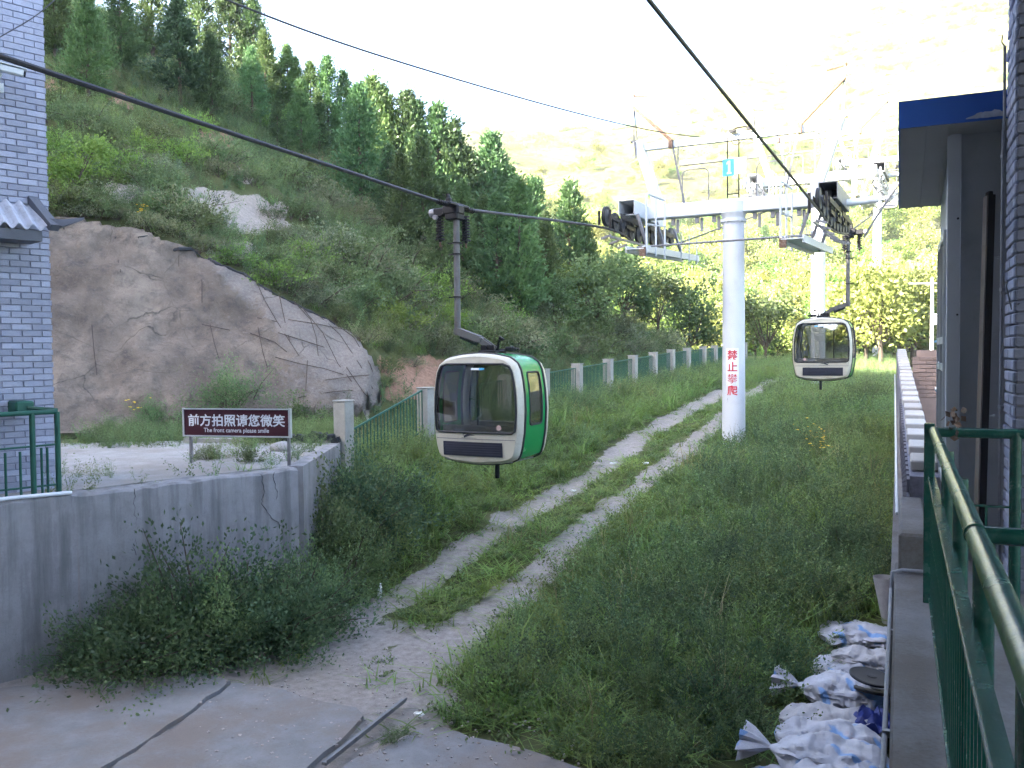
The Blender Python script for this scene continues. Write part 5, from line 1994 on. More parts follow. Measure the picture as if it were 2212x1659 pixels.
# ropes
def rope(name, pts, r, label, cat='rope', m='rope', n=7):
    b = MB()
    P_ = [Vector(p_) for p_ in pts]
    # Catmull-Rom through the points
    out = []
    for i in range(len(P_) - 1):
        p0, p1, p2, p3 = P_[max(0, i - 1)], P_[i], P_[i + 1], P_[min(len(P_) - 1, i + 2)]
        for k in range(10):
            t = k / 10
            out.append(.5 * ((2 * p1) + (p2 - p0) * t + (2 * p0 - 5 * p1 + 4 * p2 - p3) * t * t + (3 * p1 - p0 - 3 * p2 + p3) * t ** 3))
    out.append(P_[-1])
    b.tube(out, r, n)
    return tag(b.build(name, M[m], None, True), label, cat)


tz0 = tw.location.z + TOW_H - .83
tl, tr_ = TC - GX_, TC + GX_
rope('haul_rope', [sc2w(-4, C1, 7.15), sc2w(5.26, C1, 6.85), sc2w(s1 - .3, C1, ROPE_Z1), sc2w(s1 + .3, C1, ROPE_Z1), sc2w(TS - 2.7, tl, tz0 + .12), sc2w(TS - .4, tl, tz0), sc2w(TS + 2.7, tl, tz0 + .27),
                   sc2w(TS + 9, tl + .1, tz0 + 1.6), sc2w(TS + 17, tl + .2, tz0 + 3.3), sc2w(TS + 44, tl + .3, tz0 + 9.5), sc2w(TS + 90, tl, tz0 + 21)], .030, 'thick dark haul rope crossing the upper left to the nearest cabin grip')
rope('haul_rope', [sc2w(-4, C2, 8.6), sc2w(9.45, C2, 7.92), sc2w(TS - 2.7, tr_, tz0 + .16), sc2w(TS - .4, tr_, tz0), sc2w(TS + 2.7, tr_, tz0 + .27), sc2w(s2 - .3, C2 + .0, ROPE_Z2), sc2w(s2 + .3, C2, ROPE_Z2),
                   sc2w(TS + 17, tr_ + .1, tz0 + 3.3), sc2w(TS + 44, tr_ + .3, tz0 + 9.5), sc2w(TS + 90, tr_, tz0 + 21)], .027, 'dark haul rope running down from the top middle to the right-hand wheels of the tower')
rope('signal_cable', [P(380, -60, 9.5), P(500, 4, 10.5), P(820, 120, 13), P(1200, 232, 17), P(1420, 284, 20.5), P(1565, 301, 22.9)], .013, 'thin sagging cable from the top left edge to the tower head', 'cable')
rope('signal_cable', [P(1592, 300, 23.1), P(1700, 280, 29), P(1775, 300, 38), P(1890, 262, 63)], .012, 'thin cable leading on from the tower head to the towers behind', 'cable')
rope('thin_wire', [P(-60, 118, 11.2), P(0, 80, 11.4), P(80, 32, 11.8), P(150, -30, 12.4)], .007, 'thin black wire crossing in front of the lilac brick tower', 'wire')

# ------------------------------------------------------------------ left brick tower on the terrace
def brick_wall(root, x0, x1, y, z0, z1, course, blen, joint, mat, facing, origin_x, lim, visible):
    """bricks proud of a core wall. local x along the wall, face looking to -y (facing='y') or to -x (facing='x')"""
    full = MB().box((0, 0, 0), (blen - joint, .03, course - joint), bev=.006).mesh('brick', mat)
    rest = MB()
    cnt = 0
    nrow = int((z1 - z0) / course)
    rr = random.Random(int(x0 * 100) + 3)
    for r in range(nrow):
        z = z0 + (r + .5) * course
        xs = x1 - (blen / 2 if r % 2 else blen)
        first = True
        edges = []
        cur = x1
        if r % 2:
            edges.append((cur - blen / 2, cur)); cur -= blen / 2
        while cur > x0 + .02:
            nx = max(x0, cur - blen)
            edges.append((nx, cur)); cur = nx
        for a, b_ in edges:
            L = b_ - a - joint
            if L < .02: continue
            c = Vector(((a + b_) / 2 + rr.gauss(0, .0015), y + rr.gauss(0, .0022), z + rr.gauss(0, .0012)))
            sx = L / (blen - joint)
            if facing == 'x': c = Vector((y + rr.gauss(0, .002), (a + b_) / 2, z))
            if cnt < lim and visible((a + b_) / 2, z):
                o = link('brick', full, root, c, (rr.gauss(0, .006), rr.gauss(0, .006), (PI / 2 if facing == 'x' else 0) + rr.gauss(0, .006)))
                o.scale = (sx, 1, 1)
                cnt += 1
            else:
                rest.box(c, (L, .03, course - joint) if facing == 'y' else (.03, L, course - joint))
    if rest.v:
        tag(rest.build('brick_courses', mat, root), None, None, None, 'stuff')
    return cnt


lc_ = P(104, 470, 11.95)
ltow = tag(empty('brick_tower', (lc_.x, lc_.y, TERR), math.atan2(WDIR[1], WDIR[0])), 'lilac painted brick tower at the left picture edge', 'building')
b = MB(); b.box((-1.5, .75, 3.6), (3.0, 1.46, 7.5)); b.build('wall', M['mortar_dark'], ltow)
brick_wall(ltow, -3.0, .012, .018, 0, 7.3, .083, .25, .010, M['brick_lilac'], 'y', 0, 299, lambda x_, z_: x_ > -1.03 and z_ < 6.5)
# corner bricks on the return face
rest = MB()
for r in range(int(7.3 / .083)):
    rest.box((.004, .12 + (.06 if r % 2 else 0), (r + .5) * .083), (.03, .22, .073))
tag(rest.build('return_bricks', M['brick_lilac'], ltow), None, None, None, 'stuff')
# little eave with corrugated sheet
def lt(u, v, dy):
    """point on a plane parallel to the tower face, dy in front of it (local coordinates)"""
    d = RM @ Vector(((u - 1106.0) / F, -(v - 829.5) / F, -1.0))
    n = Vector((WN[0], WN[1], 0))
    base = Vector((lc_.x, lc_.y, 0)) - n * dy
    t = (base - EYE).dot(n) / d.dot(n)
    w_ = EYE + d * t - ltow.location
    return Matrix.Rotation(-ltow.rotation_euler.z, 3, 'Z') @ w_


ev = lt(100, 492, .50)
et = lt(0, 428, .03)
z_lo, z_hi, xe = ev.z, ev.z + .36, ev.x + .06
b = MB()
rows = []
for k in range(2):
    y_, z_ = ((-.50, z_lo) if k == 0 else (-.02, z_hi))
    rows.append([(xe - 2.4 + 2.4 * j / 120, y_, z_ + .035 * math.sin(j / 120 * 2.4 / .165 * 2 * PI)) for j in range(121)])
b.sheet(rows)
rows2 = [[(x_, y_, z_ - .014) for x_, y_, z_ in r_] for r_ in rows]
b.sheet(rows2[::-1])
for i in range(120): b.add([rows[0][i], rows[0][i + 1], rows2[0][i + 1], rows2[0][i]], [(0, 1, 2, 3)])
eave = tag(empty('corrugated_eave', (0, 0, 0)), None)
eave.parent = ltow
b.build('roof_sheet', M['corrugated'], eave, True)
b = MB()
b.bar((xe + .02, -.56, z_lo + .0), (xe - .05, .02, z_hi + .07), .12, .09)
b.add([(xe - .02, -.50, z_lo + .05), (xe + .10, -.60, z_lo + .02), (xe + .34, -.66, z_lo + .12), (xe + .36, -.66, z_lo + .16), (xe + .12, -.56, z_lo + .12), (xe - .02, -.45, z_lo + .13),
       (xe - .02, -.42, z_lo + .05), (xe + .10, -.50, z_lo + .0), (xe + .34, -.62, z_lo + .12), (xe + .36, -.62, z_lo + .16), (xe + .12, -.48, z_lo + .12), (xe - .02, -.38, z_lo + .13)],
      [(0, 1, 4, 5), (1, 2, 3, 4), (11, 10, 7, 6), (10, 9, 8, 7), (0, 6, 7, 1), (1, 7, 8, 2), (2, 8, 9, 3), (3, 9, 10, 4), (4, 10, 11, 5)])
b.build('hip_flashing', M['slate_trim'], eave, normals=True)
b = MB(); b.box((xe - 1.25, -.25, z_lo - .11), (2.3, .44, .13)); b.build('fascia', M['slate_trim'], eave)
# security camera
cq = lt(22, 152, .38)
cmr = ltow.matrix_basis @ cq
sc_ = tag(empty('security_camera', (0, 0, 0)), 'white box security camera on the lilac brick tower', 'camera')
sc_.location = Matrix.Translation(ltow.location) @ (Matrix.Rotation(ltow.rotation_euler.z, 3, 'Z') @ cq)
sc_.rotation_euler = (0, 0, ltow.rotation_euler.z - .35)
b = MB(); b.box((0, 0, 0), (.30, .10, .085), Matrix.Rotation(.16, 3, 'Y'), .012); b.box((.02, 0, .055), (.34, .125, .012), Matrix.Rotation(.16, 3, 'Y')); b.build('housing', M['cam_white'], sc_)
b = MB(); b.lathe([(.035, 0), (.035, .02)], (.152, 0, -.026), 14, Matrix.Rotation(PI / 2 + .16, 3, 'Y')); b.build('lens_hood', M['rubber'], sc_)
b = MB(); b.tube([(-.10, .02, -.04), (-.14, .05, -.12), (-.14, .36, -.14)], .018, 7); b.box((-.14, .35, -.14), (.09, .03, .12)); b.build('bracket', M['cam_white'], sc_)

# green railing on the retaining wall, in front of the tower
lr = tag(empty('wall_railing', wpt(0, .12, TERR), math.atan2(WDIR[1], WDIR[0])), 'green pipe railing on the retaining wall beside the lilac tower', 'railing')
xe_ = .69
b = MB(); b.tube([(-3.2, 0, 1.10), (xe_, 0, 1.10)], .032, 10); b.tube([(xe_, 0, 1.12), (xe_ - .25, .28, 1.15)], .026, 8); b.build('top_rail', M['fence_green'], lr, True)
b = MB(); b.box((xe_ - .28, .46, 1.16), (.22, .34, .16), None, .02); b.build('green_box', M['fence_green'], lr)
b = MB(); b.tube([(-3.2, 0, .62), (xe_, 0, .68)], .014, 6); b.tube([(-3.2, 0, .16), (xe_, 0, .16)], .014, 6); b.build('lower_rail', M['fence_green'], lr)
for x_, r_, h_ in ((xe_, .034, 1.10), (xe_ - .30, .034, 1.10), (xe_ - 1.5, .034, 1.10), (xe_ - 1.8, .034, 1.1)):
    b = MB(); b.tube([(x_, 0, -.01), (x_, 0, h_)], r_, 10); b.build('post', M['fence_green'], lr, True)
balm = MB().tube([(0, 0, 0), (0, 0, .62)], .016, 6).mesh('baluster', M['fence_green'])
for x_ in (xe_ - .13, xe_ - .20, xe_ - .45, xe_ - .62, xe_ - .79, xe_ - .96, xe_ - 1.13, xe_ - 1.30): link('baluster', balm, lr, (x_, 0, .03 if x_ > xe_ - .4 else .0))
b = MB(); b.tube([wpt(-2.4, .03, TERR + .06), wpt(-.6, .04, TERR + .055), wpt(.1, .03, TERR + .065), wpt(.80, .0, TERR + .05)], .025, 9)
tag(b.build('plastic_pipe', M['pvc'], None, True), 'white plastic pipe lying along the retaining wall edge at left', 'pipe')

# ------------------------------------------------------------------ station side on the right
DECK = 2.45


def R3(bx, by, z): return b2w(bx, by, z)


par = tag(empty('parapet_wall', b2w(0, 0, 0), -PH), 'concrete parapet wall edge below the green railing on the right', 'wall')
b = MB(); b.box((.075, 2.9, 1.2), (.21, 8.2, 2.5), None, .012); b.build('parapet', M['parapet'], par)
b = MB(); b.box((.09, 7.0 + .55, 1.36), (.19, 1.7, 2.72), None, .02); b.build('raised_block', M['parapet'], par)
dk = MB(); dk.box((1.9, 3.6, DECK - .10), (3.4, 9.8, .2))
d_o = dk.build('station_deck', M['parapet']); d_o.rotation_euler = (0, 0, -PH); d_o.location = (0, 0, -.012)
tag(d_o, kind='structure')
b = MB()
b.tube([(-.055, .5, 2.30), (-.055, 3.0, 2.33), (-.05, 6.55, 2.36), (-.045, 6.62, 2.46), (.02, 6.66, 2.475), (.16, 6.66, 2.475)], .012, 7)
for y_ in (2.2, 4.1, 5.6): b.box((-.045, y_, 2.345), (.035, .03, .03))
b.box((-.055, 3.35, 2.28), (.05, .06, .16))
cdt = b.build('conduit_pipe', M['conduit'], None, True); cdt.rotation_euler = (0, 0, -PH)
tag(cdt, 'thin grey conduit running along the outer edge of the parapet', 'pipe')

rl = tag(empty('deck_railing', b2w(0, 0, DECK), -PH), 'glossy dark green pipe railing in the right foreground', 'railing')
RZ_ = 1.06
b = MB(); b.tube([(.185, -.5, RZ_), (.185, 5.86, RZ_)], .027, 16); b.build('top_rail', M['green_rail'], rl, True)
b = MB(); b.tube([(.185, 2.62, RZ_), (1.6, 2.62, RZ_)], .024, 12); b.lathe([(.031, -.01), (.031, .01)], (.185, 2.62, RZ_), 14, Matrix.Rotation(PI / 2, 3, 'X')); b.build('cross_rail', M['green_rail'], rl, True)
b = MB(); b.tube([(.19, 5.90, RZ_ - .01), (.66, 5.90, RZ_ - .01)], .030, 12); b.build('cross_rail', M['green_rail'], rl, True)
b = MB(); b.box((.165, 5.95, .52), (.06, .05, 1.16), None, .006); b.build('corner_post', M['green_rail'], rl)
b = MB(); b.tube([(.62, 5.90, 0), (.62, 5.90, RZ_)], .032, 12); b.build('post', M['green_rail'], rl, True)
for y_ in (.7, 1.75, 2.75, 3.8, 4.8):
    b = MB(); b.tube([(.215, y_, -.04), (.215, y_, RZ_ - .01)], .028, 12); b.build('post', M['green_rail'], rl, True)
b = MB(); b.box((.175, 2.7, .78), (.045, 6.3, .010)); b.box((.185, 2.7, .07), (.05, 6.3, .012)); b.box((.158, 2.7, .785), (.004, 6.3, .03)); b.build('flat_bar', M['green_rail'], rl)
b = MB(); b.box((.42, 5.90, .62), (.46, .03, .01)); b.build('flat_bar', M['green_rail'], rl)
balm = MB().box((0, 0, .345), (.014, .022, .68)).mesh('baluster', M['green_rail'])
for k in range(46): link('baluster', balm, rl, (.175, .55 + k * .115, .075))
for x_ in (.33, .47): link('baluster', balm, rl, (x_, 5.90, -.06))
b = MB(); b.box((.50, 2.62, .30), (.6, .02, .012)); b.tube([(.40, 2.62, -.02), (.40, 2.62, RZ_)], .02, 8); b.build('cross_bar', M['green_rail'], rl)
# a brown leaf cluster caught on the rail corner
b = MB()
lv = random.Random(9)
q0 = Vector((.30, 5.86, RZ_ + .05))
for k in range(16):
    a = q0 + Vector((lv.gauss(0, .03), lv.gauss(0, .02), lv.gauss(.02, .045)))
    d1_ = Vector((lv.gauss(0, 1), lv.gauss(0, 1), lv.gauss(0, 1))).normalized() * .05
    d2_ = d1_.cross(Vector((lv.gauss(0, 1), 1, .3))).normalized() * .02
    b.add([a, a + d1_ * .5 + d2_, a + d1_, a + d1_ * .5 - d2_], [(0, 1, 2, 3)])
for v_i in range(len(b.v)):
    b.v[v_i] = tuple(b2w(b.v[v_i][0], b.v[v_i][1], b.v[v_i][2] + DECK))
tag(b.build('dead_leaves', M['rust']), 'small clump of dry brown leaves caught on the railing corner', 'leaves')

# the station roof over the camera and its back wall (outside the frame)
b = MB(); b.box((-2.5, -3.1, 8.85), (17.5, 17.4, .3)); b.box((-2.5, 5.65, 8.75), (17.5, .12, .55))
cn = b.build('station_canopy', M['soffit']); cn.rotation_euler = (0, 0, -PH); tag(cn, kind='structure')
b = MB(); b.box((-2.5, -12.0, 4.2), (17.5, .3, 9.0))
cn = b.build('station_back_wall', M['brick_lilac']); cn.rotation_euler = (0, 0, -PH); tag(cn, kind='structure')

# brick pier
BX0, BY0 = .66, 6.4
pier = tag(empty('brick_pier', b2w(BX0, BY0, DECK), -PH), 'grey-violet painted brick pier at the right picture edge', 'building')
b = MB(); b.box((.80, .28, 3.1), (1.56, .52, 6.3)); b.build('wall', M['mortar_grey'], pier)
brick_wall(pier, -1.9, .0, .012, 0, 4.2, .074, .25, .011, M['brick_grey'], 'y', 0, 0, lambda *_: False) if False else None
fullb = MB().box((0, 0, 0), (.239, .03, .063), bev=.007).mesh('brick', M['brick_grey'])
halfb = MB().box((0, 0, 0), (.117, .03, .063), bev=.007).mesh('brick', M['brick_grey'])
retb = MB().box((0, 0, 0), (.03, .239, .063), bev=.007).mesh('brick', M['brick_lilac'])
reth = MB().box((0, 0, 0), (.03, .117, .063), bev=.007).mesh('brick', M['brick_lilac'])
rr = random.Random(12)
rest = MB()
for r in range(58):
    z = (r + .5) * .074
    j = lambda: rr.gauss(0, .003)
    if r % 2:
        link('brick', fullb, pier, (.125 + j(), .008 + j(), z), (0, 0, rr.gauss(0, .008)))
        xx = .375
        link('brick', retb, pier, (.008 + j(), .27 + .02, z), (0, 0, rr.gauss(0, .006))); link('brick', reth, pier, (.008 + j(), .47, z))
        link('brick', reth, pier, (.008 + j(), .085, z)) if True else None
    else:
        link('brick', halfb, pier, (.0635 + j(), .008 + j(), z), (0, 0, rr.gauss(0, .01)))
        xx = .25
        link('brick', retb, pier, (.008 + j(), .145, z), (0, 0, rr.gauss(0, .006))); link('brick', retb, pier, (.008 + j(), .40, z))
    while xx < 1.5:
        rest.box((xx, .008, z), (.239, .03, .063)); xx += .25
tag(rest.build('brick_courses', M['brick_grey'], pier), None, None, None, 'stuff')

# grey sheet-metal shed with blue fascia
SX, SY0, SY1 = .335, 7.32, 9.35
shed = tag(empty('metal_shed', b2w(SX, SY0, DECK), -PH), 'grey sheet-metal shed with a wide blue-fronted roof overhang', 'shed')
ZS = 1.59 + 1.55
b = MB(); b.box((.75, .03, ZS / 2 + .05 - .6), (1.42, .06, ZS + 1.3)); b.build('front_wall', M['shed_grey'], shed)
wl = MB()
D_ = SY1 - SY0
wz = [(-1.2, .55), (.55, 1.35), (1.35, 2.45), (2.45, ZS - .12)]
wy0, wy1 = .55, D_ - .25
wl.box((.03, D_ / 2, -.35), (.05, D_ - .08, 1.7))
wl.box((.03, D_ / 2, 2.85), (.05, D_ - .08, .75))
wl.box((.03, wy0 / 2 + .02, 1.48), (.05, wy0 - .06, 1.96)); wl.box((.03, (wy1 + D_) / 2, 1.48), (.05, D_ - wy1, 1.96))
wl.build('side_wall', M['shed_trim'], shed)
b = MB(); b.box((.045, (wy0 + wy1) / 2, 1.48), (.008, wy1 - wy0, 1.96)); wn = b.build('window', M['shed_glass'], shed)
b = MB()
for z_ in (.50, 1.40, 1.62, 2.46): b.box((.0, (wy0 + wy1) / 2, z_), (.05, wy1 - wy0 + .08, .06))
for y_ in (wy0, (wy0 + wy1) / 2, wy1): b.box((-.002, y_, 1.48), (.05, .05, 1.96))
b.build('window_frame', M['alu'], wn)
b = MB(); b.box((.02, .015, ZS / 2 - .5), (.09, .10, ZS + 1.2), None, .004); b.build('corner_trim', M['shed_trim'], shed)
b = MB(); b.box((1.40, .015, ZS / 2 - .5), (.02, .075, ZS + 1.2)); b.build('corner_trim', M['shed_trim'], shed)
for z_ in (.4, 1.1, 1.8, 2.5):
    b = MB(); b.lathe([(.008, 0), (.008, .01)], (.045, -.046, z_), 8, Matrix.Rotation(PI / 2, 3, 'X')); b.build('screw', M['steel_dark'], shed)
# roof: slopes down to the back
yf, yb = -.32, D_ + .12
xl_, xr_ = -.345, 1.5
zf, zbk = ZS, ZS - .22
b = MB()
b.add([(xl_, yf, zf), (xr_, yf, zf), (xr_, yb, zbk), (xl_, yb, zbk), (xl_, yf, zf + .03), (xr_, yf, zf + .03), (xr_, yb, zbk + .03), (xl_, yb, zbk + .03)],
      [(0, 3, 2, 1), (4, 5, 6, 7), (0, 1, 5, 4), (1, 2, 6, 5), (2, 3, 7, 6), (3, 0, 4, 7)])
sf = b.build('soffit', M['soffit'], shed)
for x_ in (xl_ + .06, -.02, -.16):
    b = MB(); b.bar((x_, yf + .03, zf - .006), (x_, yb - .03, zbk - .006), .018, .012); b.build('soffit_batten', M['soffit'], sf)
b = MB()
b.add([(xl_ - .012, yf - .014, zf - .012), (xr_, yf - .014, zf - .012), (xr_, yf - .014, zf + .185), (xl_ - .012, yf - .014, zf + .180),
       (xl_ - .012, yf, zf - .012), (xr_, yf, zf - .012), (xr_, yf, zf + .185), (xl_ - .012, yf, zf + .180)],
      [(0, 1, 2, 3), (7, 6, 5, 4), (0, 4, 5, 1), (3, 2, 6, 7), (0, 3, 7, 4)])
b.add([(xl_ - .012, yf, zf - .012), (xl_ - .012, yb, zbk - .01), (xl_ - .012, yb, zbk + .10), (xl_ - .012, yf, zf + .18), (xl_, yf, zf - .012), (xl_, yb, zbk - .01), (xl_, yb, zbk + .10), (xl_, yf, zf + .18)],
      [(0, 1, 2, 3), (7, 6, 5, 4), (0, 4, 5, 1), (1, 5, 6, 2), (2, 6, 7, 3)])
fs_ = b.build('fascia', M['blue_fascia'], shed, normals=True)
b = MB()
r5 = random.Random(4)
n = 26
topc = [(xl_ + .42 + .30 * k / n, zf + .012 + .030 * math.sin(PI * k / n) * (1 + .5 * r5.random())) for k in range(n + 1)]
botc = [(xl_ + .42 + .30 * k / n, zf + .006 - .004 * math.sin(PI * k / n) * r5.random()) for k in range(n + 1)]
b.sheet([[(x_, yf - .0165, z_) for x_, z_ in botc], [(x_, yf - .0165, z_) for x_, z_ in topc]])
b.add([(xl_ + .80, yf - .0165, zf + .05), (xl_ + .82, yf - .0165, zf + .052), (xl_ + .845, yf - .0165, zf + .085), (xl_ + .83, yf - .0165, zf + .08)], [(0, 1, 2, 3)])
b.build('peeled_paint', plain('bare_peeled_patch', (.33, .36, .44), .8, var=.25, scale=20), fs_)
b = MB(); b.add([(xl_, yf, zf + .18), (xr_, yf, zf + .185), (xr_, yb, zbk + .11), (xl_, yb, zbk + .10)], [(0, 1, 2, 3)]); b.build('roof_sheet', M['blue_fascia'], shed)

# dark aluminium profiles leaning by the shed, and conduit on the pier corner
pa, pb = P(2112, 1240, 6.05), P(2137, 415, 6.35)
pa.z = DECK
b = MB(); b.bar(pa, pb, .028, .05, (0, 1, 0)); b.bar(pa + Vector((.030, .005, 0)), pb + Vector((.030, .005, -.02)), .018, .035, (0, 1, 0)); pf = tag(b.build('metal_profile', M['brown_metal']), 'dark brown metal profiles standing upright against the grey shed', 'metal profile')
b = MB(); b.bar(pa - Vector((.023, 0, 0)), pb - Vector((.023, 0, .03)), .010, .052, (0, 1, 0)); b.build('bare_edge', M['profile_edge'], pf)
for v_ in (560, 905):
    t = (v_ - 415) / (1240 - 415)
    q = pb.lerp(pa, t) + Vector((.05, 0, 0))
    b = MB(); b.tube([q, q + Vector((.035, .02, 0))], .006, 6); b.lathe([(.011, 0), (.011, .01)], q + Vector((.035, .02, 0)), 8, Matrix.Rotation(PI / 2, 3, 'Y')); b.build('fixing_bolt', M['alu'], pf)
b = MB()
b.tube([b2w(BX0 - .03, BY0 + .50, DECK), b2w(BX0 - .03, BY0 + .50, 5.40), b2w(BX0 - .025, BY0 + .48, 5.55), b2w(BX0 - .03, BY0 + .44, 6.02)], .010, 8)
for z_ in (2.9, 3.6, 4.4, 5.3): b.box(b2w(BX0 - .025, BY0 + .49, z_), (.03, .03, .02))
b.tube([b2w(BX0 - .03, BY0 + .44, 6.02), b2w(BX0 - .05, BY0 + .43, 6.05), b2w(BX0 - .045, BY0 + .42, 6.09)], .005, 5)
tag(b.build('wall_conduit', M['conduit'], None, True), 'thin grey conduit climbing the corner between shed and brick pier', 'pipe')
b = MB(); b.tube([b2w(BX0 - .015, BY0 + .30, 4.45), b2w(BX0 - .03, BY0 + .2, 4.40), b2w(BX0 - .01, BY0 + .08, 4.25), b2w(BX0 + .02, BY0 - .02, 4.28)], .005, 5)
tag(b.build('loose_wire', M['rubber']), 'loose black wire hanging on the side of the brick pier', 'wire')

# ------------------------------------------------------------------ coped wall leading up beside the shed
cw = tag(empty('coped_wall', b2w(0, 0, 0), -PH), 'long low wall topped with separate white coping blocks beside the shed', 'wall')
n_a, n_b = Vector((.20, 8.4, 3.00)), Vector((.02, 27.0, 4.02))
b = MB()
for k in range(12):
    t0, t1 = k / 12, (k + 1) / 12
    a = n_a.lerp(n_b, t0); c = n_a.lerp(n_b, t1)
    for q, q2 in ((a, c),):
        b.add([(q.x - .12, q.y, .3), (q.x + .13, q.y, .3), (q.x + .13, q.y, q.z - .10), (q.x - .12, q.y, q.z - .10), (q2.x - .12, q2.y, .3), (q2.x + .13, q2.y, .3), (q2.x + .13, q2.y, q2.z - .10), (q2.x - .12, q2.y, q2.z - .10)],
              [(0, 1, 2, 3), (7, 6, 5, 4), (0, 3, 7, 4), (1, 5, 6, 2), (3, 2, 6, 7)])
b.build('wall_body', M['mortar_grey'], cw)
cop = MB().box((0, 0, 0), (.22, .46, .09), bev=.012).mesh('coping_block', M['tile_white'])
for k in range(22):
    t = (k + .5) / 22
    q = n_a.lerp(n_b, t)
    o = link('coping_block', cop, cw, q + Vector((random.gauss(0, .006), random.gauss(0, .02), -.045)), (math.atan2(n_b.z - n_a.z, n_b.y - n_a.y), 0, random.gauss(0, .012) + .0097))
for (r_y0, r_y1) in ((8.4, 27),):
    rest = MB()
    nb_ = 0
    for r in range(9):
        y_ = 8.4 + (.12 if r % 2 else 0)
        while y_ < 15:
            t = (y_ - 8.4) / 18.6
            q = n_a.lerp(n_b, t)
            rest.box((q.x - .128, y_ + .12, q.z - .16 - r * .075), (.03, .235, .063)); y_ += .25
    tag(rest.build('brick_courses', M['brick_grey'], cw), None, None, None, 'stuff')
b = MB(); b.box((-.015, 16.2, 1.0), (.10, 16.2, 2.9), Matrix.Rotation(.048, 3, 'X')); b.build('footing', M['parapet'], cw)
b = MB()
pts = [(.03 - .008 * k * 1.1, 8.2 + k * 1.4, 2.62 + k * .062 + random.uniform(-.03, .03)) for k in range(13)]
b.tube([(x_ - .05, y_, z_) for x_, y_, z_ in pts], .014, 6)
cb = b.build('white_cable', M['cable_white']); cb.rotation_euler = (0, 0, -PH)
tag(cb, 'white cable lying along the footing of the coped wall', 'cable')

# things behind the coped wall
tk = tag(empty('grey_tank', b2w(.48, 12.3, 0), -PH), 'pale grey sheet-metal box with a white lid behind the coped wall', 'tank')
b = MB(); b.box((.30, .5, 2.75), (.62, .9, 1.36), None, .02); b.build('box', M['tank'], tk)
b = MB(); b.box((.30, .5, 3.46), (.70, 1.0, .06), None, .012); b.build('lid', M['pvc'], tk)
b = MB(); b.box((.30, .05, 2.10), (.66, .05, .05)); b.build('base_strip', M['rust'], tk)
bw = tag(empty('brown_wall', b2w(.35, 19.0, 0), -PH), 'brown brick wall with a notched top at the far end of the coped wall', 'wall')
b = MB(); b.box((.55, 0, 3.0), (1.35, .24, 1.7)); b.box((.25, 0, 3.90), (.62, .24, .16)); b.box((1.1, 0, 3.90), (.3, .24, .16)); b.build('wall_core', M['brown_wall'], bw)
bb = MB().box((0, 0, 0), (.23, .03, .065), bev=.006).mesh('brick', M['brown_wall'])
for r in range(10):
    for k in range(6): link('brick', bb, bw, (-.02 + (.12 if r % 2 else 0) + k * .24, -.122, 3.1 + r * .08))
br_ = tag(empty('blue_roof_hut', b2w(1.0, 22, 0), -PH), 'small hut with a pale blue roof edge half hidden by the shed', 'hut')
b = MB(); b.box((.9, .8, 2.9), (1.6, 1.6, 2.1)); b.build('wall', M['concrete_post'], br_)
b = MB(); b.add([(-.25, -.3, 4.16), (1.9, -.3, 3.80), (1.9, 2, 3.80), (-.25, 2, 4.16), (-.25, -.3, 4.20), (1.9, -.3, 4.40), (1.9, 2, 4.40), (-.25, 2, 4.20)], [(0, 3, 2, 1), (4, 5, 6, 7), (0, 1, 5, 4), (1, 2, 6, 5), (2, 3, 7, 6), (3, 0, 4, 7)]); b.build('roof', M['roof_blue'], br_)
q = P(2013, 745, 40); g = float(gz(q.x, q.y))
up = tag(empty('utility_pole', (q.x, q.y, g)), 'thin grey utility pole with a crossbar left of the shed wall', 'pole')
b = MB(); b.tube([(0, 0, -.3), (0, 0, P(2013, 600, 40).z - g)], [.10, .07], 9); b.build('mast', M['pole_wood'], up, True)
b = MB(); b.box((-.35, 0, P(2013, 612, 40).z - g), (1.5, .07, .07)); b.build('crossbar', M['pole_wood'], up)
b = MB(); b.box((.16, 0, P(2013, 690, 40).z - g), (.30, .2, .5), None, .02); b.build('meter_box', M['tank'], up)

